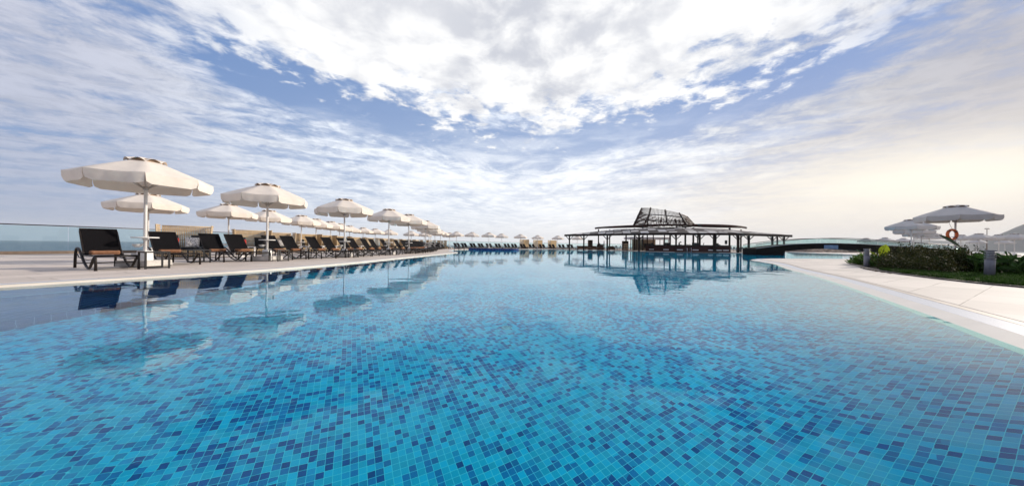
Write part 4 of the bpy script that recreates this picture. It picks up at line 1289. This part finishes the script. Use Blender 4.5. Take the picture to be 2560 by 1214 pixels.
# ---- people
def person(loc, rz, joints, edges, radii, label, zs):
    """one continuous skinned body; joints: name -> (x, y, z)"""
    names = list(joints); me = bpy.data.meshes.new('person_skin')
    me.from_pydata([joints[k] for k in names], [(names.index(a), names.index(b)) for a, b in edges], [])
    o = bpy.data.objects.new('person_skin', me); C.objects.link(o)
    sk = o.modifiers.new('s', 'SKIN'); sb = o.modifiers.new('d', 'SUBSURF'); sb.levels = 1
    for i, k in enumerate(names):
        r = radii[k]; v = me.skin_vertices[0].data[i]; v.radius = r if isinstance(r, tuple) else (r, r); v.use_root = (k == 'pelvis')
    dg = bpy.context.evaluated_depsgraph_get()
    body = bpy.data.meshes.new_from_object(o.evaluated_get(dg)); body.name = 'person'
    bpy.data.objects.remove(o)
    for m in ('skin', 'shirt', 'trousers'): body.materials.append(M[m])
    for p in body.polygons:
        p.use_smooth = True
        p.material_index = zs(p.center)
    b = bpy.data.objects.new('person', body); C.objects.link(b); b.location = loc; b.rotation_euler = (0, 0, rz)
    tag(b, label, 'person'); return b
def human(seated=False):
    J = {'pelvis': (0, 0, 0.93), 'waist': (0, 0.01, 1.08), 'chest': (0, 0.0, 1.32), 'neck': (0, 0.0, 1.48), 'jaw': (0, -0.02, 1.55), 'head': (0, -0.01, 1.65), 'crown': (0, 0.0, 1.735), 'nose': (0, -0.115, 1.62)}
    Rr = {'pelvis': (0.16, 0.12), 'waist': (0.145, 0.105), 'chest': (0.17, 0.115), 'neck': 0.055, 'jaw': 0.065, 'head': (0.078, 0.095), 'crown': 0.05, 'nose': 0.012}
    Ed = [('pelvis', 'waist'), ('waist', 'chest'), ('chest', 'neck'), ('neck', 'jaw'), ('jaw', 'head'), ('head', 'crown'), ('head', 'nose')]
    for s, t in ((-1, 'r'), (1, 'l')):
        J.update({t + 'sh': (s * 0.19, 0, 1.42), t + 'el': (s * 0.24, 0.02, 1.13), t + 'wr': (s * 0.22, -0.14, 0.93), t + 'pm': (s * 0.215, -0.19, 0.87)})
        Rr.update({t + 'sh': 0.062, t + 'el': 0.042, t + 'wr': 0.028, t + 'pm': (0.036, 0.018)})
        Ed += [('chest', t + 'sh'), (t + 'sh', t + 'el'), (t + 'el', t + 'wr'), (t + 'wr', t + 'pm')]
        for f, (dx, ln) in enumerate(((-0.03, 0.075), (-0.011, 0.088), (0.009, 0.082), (0.028, 0.062))):
            J[t + 'f%d' % f] = (s * 0.215 + dx, -0.19 - ln * 0.45, 0.87 - ln * 0.9); Rr[t + 'f%d' % f] = 0.009; Ed.append((t + 'pm', t + 'f%d' % f))
        J[t + 'th'] = (s * 0.165, -0.21, 0.87); Rr[t + 'th'] = 0.011; Ed.append((t + 'wr', t + 'th'))
        if seated:
            J.update({t + 'kn': (s * 0.12, -0.44, 0.90), t + 'an': (s * 0.12, -0.46, 0.50), t + 'to': (s * 0.13, -0.62, 0.455)})
        else:
            J.update({t + 'kn': (s * 0.105, -0.02, 0.50), t + 'an': (s * 0.11, 0.02, 0.085), t + 'to': (s * 0.125, -0.15, 0.04)})
        J[t + 'hp'] = (s * 0.095, 0, 0.86); Rr[t + 'hp'] = 0.09
        Rr.update({t + 'kn': 0.06, t + 'an': 0.04, t + 'to': 0.035})
        Ed += [('pelvis', t + 'hp'), (t + 'hp', t + 'kn'), (t + 'kn', t + 'an'), (t + 'an', t + 'to')]
    return J, Ed, Rr
def clothes(seated):
    def f(c):
        arm = abs(c.x) > 0.2
        if c.z > 1.475: return 0
        if arm and c.z < 1.10 and c.z > 0.7 and c.y < -0.06: return 0
        if c.z > 0.97 and not (seated and c.y < -0.2): return 1
        return 2
    return f
def hair_for(p):
    mb = MB(); vs = []; n = 12; m2 = 6
    for j in range(m2 + 1):
        ph = math.pi * 0.62 * j / m2
        for k in range(n):
            th = 2 * math.pi * k / n; back = 0.5 + 0.5 * math.sin(th)
            pz = ph * (0.62 + 0.38 * back)
            vs.append((0.096 * math.sin(pz) * math.cos(th), 0.112 * math.sin(pz) * math.sin(th) - 0.004, 1.655 + 0.112 * math.cos(pz)))
    mb.add(vs, [(j * n + k, (j + 1) * n + k, (j + 1) * n + (k + 1) % n, j * n + (k + 1) % n) for j in range(m2) for k in range(n)], True)
    mb.build('hair', M['hair'], p)
J, Ed, Rr = human()
p1 = person((X(1510, 60.6), 60.6, DECK), R(70), J, Ed, Rr, 'person in a grey shirt and dark trousers standing beside the service desk', clothes(False)); hair_for(p1)
J, Ed, Rr = human(True)
st = thing('bar_stool', 'dark stool behind the service desk under the seated person', 'stool', (X(1497, 62.2), 62.2, DECK))
MB().lathe([(0, .70), (.17, .70), (.18, .72), (.17, .745), (0, .75)], 16).build('seat', M['black'], st)
for k in range(3):
    c_, s_ = math.cos(2.1 * k), math.sin(2.1 * k); MB().tube([(0.1 * c_, 0.1 * s_, 0.70), (0.2 * c_, 0.2 * s_, 0.0)], 0.015, 5).build('leg', M['black'], st)
p2 = person((X(1497, 62.2), 62.2, DECK - 0.055), R(200), J, Ed, Rr, 'person seated on the stool behind the service desk, only head and shoulders showing', clothes(True)); hair_for(p2)

# ---- cabanas on the far deck
for i, (pa, pm, pb, z) in enumerate(((1299.5, 1310, 1322.5, 68.5), (1333, 1345, 1356, 73), (1369.5, 1378, 1391.5, 75))):
    cb = thing('cabana', ['cloth cabana screen behind the fifth far parasol, leftmost of three', 'cloth cabana screen under the sixth far parasol, middle of three', 'cloth cabana screen left of the seventh far parasol, rightmost of three'][i], 'cabana', (X(pm, z), z, DECK), 0, 'cloth cabanas on the far deck')
    H = 2.0
    def cloth(x0, y0, x1, y1, m, nm):
        mb = MB(); N = 14; vs = []
        for k in range(N + 1):
            t = k / N; w = 0.05 * math.sin(k * 2.4)
            for zz in (0.12, 0.7, 1.3, H - 0.04): vs.append((x0 + (x1 - x0) * t, y0 + (y1 - y0) * t + w * (1.2 - zz / H), zz))
        mb.add(vs, [(a * 4 + b, (a + 1) * 4 + b, (a + 1) * 4 + b + 1, a * 4 + b + 1) for a in range(N) for b in range(3)], True)
        mb.build(nm, m, cb)
    xl = (pa - pm) / F * z; xr = (pb - pm) / F * z
    cloth(xl, -0.3, 0, 0.9, M['screen_pale'], 'side_curtain'); cloth(0, 0.9, xr, 0.3, M['screen_tan'], 'back_curtain')
    for x, y in ((xl, -0.3), (0, 0.95), (xr, 0.3)): MB().box((x, y, H / 2), (0.07, 0.07, H)).build('post', M['rattan_rim'], cb)
    MB().tube([(xl, -0.3, H), (0, 0.95, H), (xr, 0.3, H)], 0.03, 5).build('top_rail', M['rattan_rim'], cb)
    db = MB(); db.box((0.1, 0.1, 0.2), (1.5, 0.7, 0.36)); db.build('day_seat', M['wicker_dark'], cb)

# ---- raised navy spa wall in the far pool
sp = smooth_line([(-6.6, 47.5), (-4.4, 45.6), (-2.2, 44.8), (0.2, 45.2), (1.0, 46.6)], 0.5)
spo = wallband(sp, offset(sp, 0.45), -0.5, 0.27).build('spa_wall', M['navy_wall']); tag(spo, 'low curved navy tiled wall standing in the far left of the pool', 'wall')

# ---- pool ladders
def ladder(x, y, a, lab, m, z0=-0.6, H=0.86):
    o = thing('pool_ladder', lab, 'ladder', (x, y, 0), a, 'pool ladders')
    for s in (-1, 1):
        MB().tube([(0.55, s * 0.27, z0), (0.55, s * 0.27, 0.45), (0.50, s * 0.27, 0.68), (0.36, s * 0.27, H - 0.02), (0.16, s * 0.27, H), (-0.05, s * 0.27, H - 0.1), (-0.16, s * 0.27, 0.62), (-0.18, s * 0.27, DECK)], 0.026, 8).build('handrail', m, o)
    for k in range(2): MB().box((0.55, 0, -0.18 - 0.27 * k), (0.09, 0.50, 0.03)).build('tread', m, o)
ladder(-4.93, 28.4, R(-35), 'dark pool ladder at the tip of the left deck', M['rail'])
ladder(X(1718.5, 45.3), 45.2, R(-100), 'bright steel pool ladder in front of the bar counter', M['steel'], H=0.7)

# ------------------------------------------------------------------ black arched footbridge
br = thing('arched_footbridge', 'black arched footbridge with clear glass sides crossing the pool channel', 'bridge', (0, 0, 0))
BX0, BX1, BY = X(1891, 33.4), X(2400, 33.4), 33.4
def table(rows):
    def f(px):
        px = min(max(px, rows[0][0]), rows[-1][0])
        for k in range(len(rows) - 1):
            if rows[k][0] <= px <= rows[k + 1][0]:
                p0 = rows[max(k - 1, 0)]; p1, p2 = rows[k], rows[k + 1]; p3 = rows[min(k + 2, len(rows) - 1)]
                t = (px - p1[0]) / (p2[0] - p1[0]); w = p2[0] - p1[0]
                m1 = (p2[1] - p0[1]) / (p2[0] - p0[0]) * w; m2 = (p3[1] - p1[1]) / (p3[0] - p1[0]) * w
                return (2 * t**3 - 3 * t * t + 1) * p1[1] + (t**3 - 2 * t * t + t) * m1 + (-2 * t**3 + 3 * t * t) * p2[1] + (t**3 - t * t) * m2
    return f
arc = table([(1891, .68), (1950, 1.03), (2000, 1.22), (2060, 1.32), (2120, 1.31), (2200, 1.18), (2300, .97), (2400, .80)])
railz = table([(1891, 1.10), (1950, 1.47), (2000, 1.70), (2060, 1.85), (2120, 1.88), (2200, 1.74), (2300, 1.47), (2400, 1.20)])
xs_ = [1891 + (2400 - 1891) * k / 40 for k in range(41)]
body = MB()
under = table([(1891, -.3), (1940, .12), (1965, .42), (2010, .63), (2060, .74), (2130, .68), (2200, .48), (2300, .10), (2400, -.3)])
top = [(X(p, BY), arc(p)) for p in xs_]; bot = [(X(p, BY), under(p)) for p in xs_]
vs = [(x, BY, z) for x, z in top] + [(x, BY, z) for x, z in bot] + [(x, BY + 2.0, z) for x, z in top] + [(x, BY + 2.0, z) for x, z in bot]
N = len(xs_)
body.add(vs, [(N + i, N + i + 1, i + 1, i) for i in range(N - 1)] + [(2 * N + i, 2 * N + i + 1, 3 * N + i + 1, 3 * N + i) for i in range(N - 1)] +
         [(i, i + 1, 2 * N + i + 1, 2 * N + i) for i in range(N - 1)] + [(N + i, 3 * N + i, 3 * N + i + 1, N + i + 1) for i in range(N - 1)] + [(0, N, 3 * N, 2 * N), (N - 1, 3 * N - 1, 4 * N - 1, 2 * N - 1)])
body.build('deck_body', M['bridge'], br)
ab = MB(); ab.box((BX0 + 1.5, BY + 1.0, 0.05), (2.96, 1.9, 0.86)); ab.build('abutment', M['bridge'], br)
MB().tube([(X(p, BY), BY - 0.02, arc(p) + 0.012) for p in xs_], 0.022, 4).build('edge_strip', M['steel'], br)
for side, y in ((0, BY + 0.08), (1, BY + 1.92)):
    pts = [(X(p, BY), y, railz(p)) for i, p in enumerate(xs_)]
    MB().tube(pts, 0.036, 6).build('handrail', M['rail'], br)
    for i in range(0, N - 3, 4):
        mb = MB(); a, b = xs_[i], xs_[min(i + 4, N - 1)]
        q = [xs_[i + j] for j in range(5)]
        vs = [(X(p, BY) + (0.02 if j == 0 else -0.02 if j == 4 else 0), y, arc(p) + 0.02) for j, p in enumerate(q)] + [(X(p, BY) + (0.02 if j == 0 else -0.02 if j == 4 else 0), y, railz(p) - 0.05) for j, p in enumerate(q)]
        mb.add(vs, [(j, j + 1, 6 + j, 5 + j) for j in range(4)])
        mb.add([(v[0], v[1] + 0.012, v[2]) for v in vs], [(5 + j, 6 + j, j + 1, j) for j in range(4)])
        mb.build('glass_panel', M['glass_b'], br)
MB().box((X(2077.5, BY), BY - 0.012, 0.93), (X(2095, BY) - X(2060, BY), 0.02, 0.40)).build('side_panel', M['panel_blue'], br)

# low glass edge behind the right deck tip
lg = thing('glass_pool_edge', 'low clear glass pool edge in the channel under the footbridge', 'glass edge', (0, 0, 0))
for k in range(11):
    p0, p1 = 1966 + k * 13.4, 1966 + (k + 1) * 13.4
    x0, x1 = X(p0, 25.2), X(p1, 25.2)
    MB().box(((x0 + x1) / 2, 25.2 + 0.02 * k, 0.13), (x1 - x0 - 0.015, 0.018, 0.46)).build('glass_panel', M['glass_b'], lg)

# rubble bank beyond the channel
rk = MB(); rg = random.Random(4)
from mathutils import noise as mnoise
def bump3(p): return mnoise.noise(p)
nx, ny = 70, 22; vs = []
for j in range(ny + 1):
    for i in range(nx + 1):
        u, v = i / nx, j / ny
        e = min(1, u / 0.10, (1 - u) / 0.06) * math.sin(math.pi * min(1, v * 0.9 + 0.02))
        x = X(2002, 60) + u * 15.0; y = 59.5 + v * 5
        h = 1.0 * max(0, e) ** 0.7 + 0.16 * bump3(Vector((x * 1.3, y * 1.3, 1))) + 0.12 * bump3(Vector((x * 3.4, y * 3.4, 5)))
        vs.append((x, y, -0.35 + h))
rk.add(vs, [(j * (nx + 1) + i, j * (nx + 1) + i + 1, (j + 1) * (nx + 1) + i + 1, (j + 1) * (nx + 1) + i) for j in range(ny) for i in range(nx)])
ro = rk.build('rubble_bank', M['rock']); tag(ro, 'low bank of brown rubble rock showing beneath the arched footbridge', 'rock bank')

# lamp post far right
lp = thing('lamp_post', 'thin lamp post with a short cross arm rising beyond the far parasols', 'lamp post', (X(2467, 70), 70, DECK))
MB().tube([(0, 0, 0), (0, 0, 5.6)], [0.09, 0.05], 8).build('post', M['plinth'], lp); MB().box((0, 0, 5.62), (0.85, 0.12, 0.08)).build('cross_arm', M['plinth'], lp)
for s in (-1, 1): MB().box((s * 0.36, 0, 5.53), (0.2, 0.16, 0.10)).build('lamp_head', M['plinth'], lp)

# white cabin seen through the bridge glass
cbn = thing('white_cabin', 'small white cabin with dark windows behind the bridge railing', 'cabin', (X(2262, 68), 68, DECK))
MB().box((0, 0, 0.9), (3.2, 2.4, 1.8)).build('wall', M['plaster'], cbn); MB().box((0, 0, 1.86), (3.5, 2.7, 0.12)).build('roof', M['plaster'], cbn)
for x in (-0.75, 0.5): MB().box((x, -1.21, 1.05), (0.8, 0.03, 0.7)).build('window', M['black'], cbn)

# lifebuoy on the parasol pole
bx, bz = X(2380, 16.3), 16.3
lb = thing('lifebuoy', 'orange lifebuoy with dark bands hanging on the right parasol pole', 'lifebuoy', (bx, bz, 1.55))
rg_ = MB(); pts = [(0.245 * math.cos(2 * math.pi * k / 40), 0, 0.245 * math.sin(2 * math.pi * k / 40)) for k in range(40)]
rg_.tube(pts, 0.060, 10, closed=True); rg_.build('ring', M['buoy'], lb)
for k in range(4):
    a0 = math.pi / 4 + k * math.pi / 2
    MB().tube([(0.245 * math.cos(a0 + d_), 0, 0.245 * math.sin(a0 + d_)) for d_ in (-0.10, 0, 0.10)], 0.065, 10).build('band', M['buoy_band'], lb)
MB().tube([(0.0, 0.0, 0.30), (0.03, 0.12, 0.55), (0.06, 0.22, 0.83)], 0.008, 5).build('cord', M['rib'], lb)

# ------------------------------------------------------------------ planting on the right
BED = smooth_line([(X(2122, 15.6), 15.6), (14.6, 13.2), (12.6, 11.0), (11.2, 9.1), (10.1, 7.1), (9.75, 5.9), (9.5, 4.0), (9.4, 1.5)], 0.4)
bed_in = [(26, 1.5), (28, 12), (24, 17.5), (19, 17.2)]
bo = struct('planting_bed', slab([(p.x, p.y) for p in BED][::-1] + [(X(2122, 15.6), 15.6)] + bed_in[::-1][0:0] + [], DECK + 0.02, -0.1) if False else slab([(p.x, p.y) for p in BED] + bed_in, DECK + 0.025, -0.1), M['soil'])
MB_ = ribbon(offset(BED, -0.09), DECK + 0.006, BED, DECK + 0.006)
struct('bed_edging', ribbon(BED, DECK + 0.03, offset(BED, -0.07), DECK + 0.03), M['border'])

def leaf(mb, p, d, up, ln, w, curl=0.25, seg=4):
    d = d.normalized(); s = d.cross(up)
    if s.length < 1e-3: s = Vector((1, 0, 0))
    s.normalize(); u = s.cross(d)
    L, Rr_ , Mm = [], [], []
    for k in range(seg + 1):
        t = k / seg; wd = w * (math.sin(math.pi * min(1, t * 0.92 + 0.06)) ** 0.8)
        c = p + d * (ln * t) - Vector((0, 0, 1)) * (curl * ln * t * t)
        Mm.append(c - u * 0.06 * wd); L.append(c + s * wd / 2 + u * 0.12 * wd); Rr_.append(c - s * wd / 2 + u * 0.12 * wd)
    n = seg + 1
    mb.add(L + Mm + Rr_, [(k, k + 1, n + k + 1, n + k) for k in range(seg)] + [(n + k, n + k + 1, 2 * n + k + 1, 2 * n + k) for k in range(seg)], True)

def small_leaf(mb, p, rg, s):
    d = Vector((rg.gauss(0, 1), rg.gauss(0, 1), rg.gauss(0.25, 0.8))).normalized()
    t = d.cross(Vector((rg.gauss(0, 1), rg.gauss(0, 1), rg.gauss(0, 1)))).normalized()
    l = s * rg.uniform(0.7, 1.4); w = l * rg.uniform(0.32, 0.5)
    mb.add([p, p + d * l * 0.5 + t * w, p + d * l, p + d * l * 0.5 - t * w], [(0, 1, 2, 3)])

def shrub(x, y, rx, ry, h, lab, seed, m='leaf_hedge', nleaf=2600, s=0.045):
    rg = random.Random(seed); o = thing('shrub', lab, 'shrub', (x, y, DECK), 0, 'dark shrubs in the right bed')
    mb = MB()
    cl = []
    for k in range(30):
        th = rg.uniform(0, 2 * math.pi); q = math.sqrt(rg.random())
        cl.append((rx * q * math.cos(th) * 0.9, ry * q * math.sin(th) * 0.9, h * rg.uniform(0.15, 0.95) * (1 - 0.45 * q * q), rg.uniform(0.10, 0.24)))
    for k in range(nleaf):
        c = cl[rg.randrange(len(cl))]; v = Vector((rg.gauss(0, 1), rg.gauss(0, 1), rg.gauss(0, 0.9))).normalized() * c[3] * rg.uniform(0.55, 1.1)
        p = Vector((c[0] + v.x, c[1] + v.y, max(0.02, c[2] + v.z)))
        small_leaf(mb, p, rg, s)
    for k in range(26):   # loose shoots breaking the outline
        th = rg.uniform(0, 2 * math.pi); q = rg.uniform(0.2, 0.95)
        b = Vector((rx * q * math.cos(th), ry * q * math.sin(th), h * rg.uniform(0.6, 0.95))); t = b + Vector((rg.gauss(0, 0.06), rg.gauss(0, 0.06), rg.uniform(0.08, 0.26)))
        for j in range(9): small_leaf(mb, b.lerp(t, j / 8) + Vector((rg.gauss(0, .012), rg.gauss(0, .012), 0)), rg, s * 0.8)
    mb.build('foliage', M[m], o)
    sm = MB()
    for k in range(9):
        c = cl[k]; sm.tube([(c[0] * 0.25, c[1] * 0.25, 0.0), (c[0] * 0.6, c[1] * 0.6, c[2] * 0.5), (c[0], c[1], c[2])], [0.016, 0.011, 0.005], 5)
    sm.build('stem', M['bark'], o)

def at_px(px, z): return X(px, z), z
hedge = [(2222, 12.4, .75, .7, 0.662, 'dark shrub just right of the bright yellow-green leaves'), (2252, 12.0, .8, .7, 0.736, 'second dark shrub from the left end of the hedge'),
         (2282, 11.6, .85, .75, 0.828, 'third dark shrub from the left end of the hedge, below the left parasols'), (2308, 10.9, .85, .75, 0.791, 'fourth dark shrub from the left end of the hedge'),
         (2335, 10.6, .85, .75, 0.754, 'fifth dark shrub from the left end, under the tip of the long dark leaf'), (2365, 10.2, .85, .75, 0.736, 'sixth dark shrub from the left end, under the lifebuoy'),
         (2398, 9.9, .8, .7, 0.699, 'seventh dark shrub from the left end, right of the lifebuoy'),
         (2230, 10.9, .55, .5, 0.414, 'low dark shrub at the front of the bed beside the far bollard'), (2275, 10.0, .6, .5, 0.460, 'low dark shrub in the middle of the bed front'),
         (2322, 9.2, .6, .55, 0.460, 'low dark shrub where the grass begins')]
for i, (px, z, rx, ry, h, lab) in enumerate(hedge):
    shrub(X(px, z), z, rx, ry, h, lab, 30 + i, nleaf=2700 if h > 0.6 else 1700)

def rosette(px, z, h, n, lab, seed, m='leaf_low', ln=0.3, w=0.075):
    rg = random.Random(seed); o = thing('leafy_plant', lab, 'plant', (X(px, z), z, DECK), 0, 'leafy plants at the tip of the right bed')
    mb = MB()
    for k in range(n):
        th = rg.uniform(0, 2 * math.pi); up = rg.uniform(0.2, 1.4); b = Vector((rg.gauss(0, .10), rg.gauss(0, .10), rg.uniform(0, h * 0.6)))
        leaf(mb, b, Vector((math.cos(th), math.sin(th), up)), Vector((0, 0, 1)), ln * rg.uniform(0.8, 1.45), w * rg.uniform(0.9, 1.6), rg.uniform(0.05, 0.4))
    mb.build('foliage', M[m], o)
    st = MB()
    for k in range(5): st.tube([(0, 0, 0), (rg.gauss(0, .05), rg.gauss(0, .05), h * 0.8)], [0.012, 0.006], 5)
    st.build('stem', M['bark'], o)
rosette(2136, 15.0, .12, 40, 'lowest leafy plant at the very tip of the right bed', 50, ln=.22)
rosette(2146, 14.2, .34, 80, 'leafy plant second from the tip of the right bed', 51)
rosette(2156, 13.6, .50, 95, 'leafy plant just left of the far bollard', 52, ln=.34)
rosette(2163, 14.2, .56, 80, 'leafy plant behind the far bollard', 53, ln=.36)
rosette(2182, 12.4, .48, 95, 'leafy plant just right of the far bollard', 54, ln=.32)
rosette(2200, 11.8, .36, 80, 'leafy plant below the bright yellow-green leaves', 55, ln=.3)

def broad(px, z, specs, lab, seed, m, group=None):
    rg = random.Random(seed); o = thing('broad_leaf_plant', lab, 'plant', (X(px, z), z, DECK), 0, group)
    for k, (dx, dy, base, ln, w, dirv, curl) in enumerate(specs):
        mb = MB(); leaf(mb, Vector((dx, dy, base)), Vector(dirv), Vector((0, -0.8, 0.6)), ln, w, curl, 8); lf_ = mb.build('leaf', M[m], o)
        if ln > 0.5:
            dv = Vector(dirv).normalized(); MB().tube([Vector((dx, dy - 0.012, base)) + dv * (ln * t_) - Vector((0, 0, curl * ln * t_ * t_)) for t_ in (0, .3, .6, .95)], [.009, .008, .006, .003], 5).build('midrib', M['leaf_dark'], lf_)
        MB().tube([(dx * 0.3, dy * 0.3, 0), (dx * 0.8, dy * 0.8, base * 0.6), (dx, dy, base + 0.01)], [0.016, 0.011, 0.007], 5).build('stalk', M['leaf_low'], o)
broad(2196, 12.6, [(0.03, -.05, .42, .54, .36, (.30, -.1, 1.0), .08), (-.22, 0, .50, .32, .12, (-0.9, -.1, .62), .0), (-.05, .0, .45, .3, .13, (-0.55, .2, .42), .15), (.10, -.1, .30, .30, .15, (.6, -.3, .6), .25)],
      'bright yellow-green broad leaved plant standing above the far bollard', 60, 'leaf_bright')
broad(2402, 10.6, [(0.0, 0.0, .80, .95, .26, (-1.0, -.1, .46), .0), (.05, .1, .6, .5, .2, (.8, .2, .5), .2), (-.05, .05, .5, .45, .18, (-.6, -.3, .8), .2)], 'tall plant whose long dark leaf leans left in front of the lifebuoy', 61, 'leaf_dark')
rgb = random.Random(77)
for i, (px, z) in enumerate(((2420, 9.6), (2436, 9.9), (2452, 9.3), (2470, 9.7), (2486, 9.1), (2503, 9.5), (2518, 8.8), (2534, 9.3), (2549, 8.6), (2566, 9.0), (2580, 8.4))):
    sp_ = []
    for k in range(17):
        th = rgb.uniform(0, 2 * math.pi)
        sp_.append((rgb.gauss(0, .14), rgb.gauss(0, .12), rgb.uniform(.10, .50), rgb.uniform(.26, .42), rgb.uniform(.11, .19), (math.cos(th) * .8, math.sin(th) * .8, rgb.uniform(.3, 1.1)), rgb.uniform(.1, .5)))
    broad(px, z, sp_, 'green broad leaved plant, %s from the left in the row behind the near bollard' % ordn(i + 1), 70 + i, 'leaf_broad', 'broad leaved plants behind the near bollard')

# grass
gr = MB(); rg = random.Random(8)
edge = [(p.x, p.y) for p in BED]
def bed_x(y):
    for (x0, y0), (x1, y1) in zip(edge, edge[1:]):
        if y1 <= y <= y0: return x0 + (x1 - x0) * (y0 - y) / (y0 - y1 + 1e-9)
    return 30
cnt = 0
while cnt < 30000:
    y = rg.uniform(3.6, 10.2); bx_ = bed_x(y)
    x = bx_ + 0.02 + (rg.random() ** 1.2) * (3.6 if y < 8.6 else 1.6)
    px = 1280 + F * x / y
    if px > 2720 or px < 2150: continue
    h = rg.uniform(0.05, 0.15) * (0.7 + 0.5 * mnoise.noise(Vector((x * 2, y * 2, 0)))); a = rg.uniform(0, 2 * math.pi); lean = rg.uniform(0.0, 0.09); w = rg.uniform(0.004, 0.008)
    dx, dy = math.cos(a), math.sin(a); z0 = DECK + 0.02
    gr.add([(x - dy * w, y + dx * w, z0), (x + dy * w, y - dx * w, z0), (x + dx * lean * .5 + dy * w * .7, y + dy * lean * .5 - dx * w * .7, z0 + h * .65), (x + dx * lean * .5 - dy * w * .7, y + dy * lean * .5 + dx * w * .7, z0 + h * .65), (x + dx * lean, y + dy * lean, z0 + h)],
           [(0, 1, 2, 3), (3, 2, 4)]); cnt += 1
go = gr.build('grass', M['grass']); go['kind'] = 'stuff'
lt = MB()
for k in range(60):
    y = rg.uniform(8.6, 11.6); x = bed_x(y) - abs(rg.gauss(0, 0.10)) - 0.08
    a = rg.uniform(0, 6.28); l = rg.uniform(.03, .09); w = l * .25
    lt.add([(x, y, DECK + .012), (x + l * math.cos(a) - w * math.sin(a), y + l * math.sin(a) + w * math.cos(a), DECK + .03), (x + 2 * l * math.cos(a), y + 2 * l * math.sin(a), DECK + .012), (x + l * math.cos(a) + w * math.sin(a), y + l * math.sin(a) - w * math.cos(a), DECK + .016)], [(0, 1, 2, 3)])
lo = lt.build('leaf_litter', M['bark']); lo['kind'] = 'stuff'

# bollards
def bollard(px, z, lab, tilt=0.0):
    o = thing('bollard_light', lab, 'bollard', (X(px, z), z, DECK), 0, 'bollard lights in the right bed'); o.rotation_euler = (0, R(tilt), 0)
    MB().lathe([(0.0, 0.0), (0.085, 0.0), (0.085, 0.455), (0.078, 0.465), (0.0, 0.465)], 24).build('post', M['bollard'], o)
    MB().lathe([(0.062, 0.465), (0.062, 0.68)], 20).build('lens', M['bollard_lens'], o)
    for k in range(5): MB().lathe([(0.062, 0.478 + 0.042 * k), (0.094, 0.470 + 0.042 * k), (0.098, 0.482 + 0.042 * k), (0.062, 0.496 + 0.042 * k)], 24).build('louvre', M['bollard'], o)
    MB().lathe([(0.0, 0.69), (0.09, 0.685), (0.098, 0.692), (0.094, 0.71), (0.0, 0.715)], 24).build('cap', M['bollard'], o)
bollard(2474, 8.1, 'nearest grey louvred bollard light standing in the grass at the right', 2.0)
bollard(2167.5, 12.1, 'far grey louvred bollard light among the leafy plants at the bed tip', 0.0)
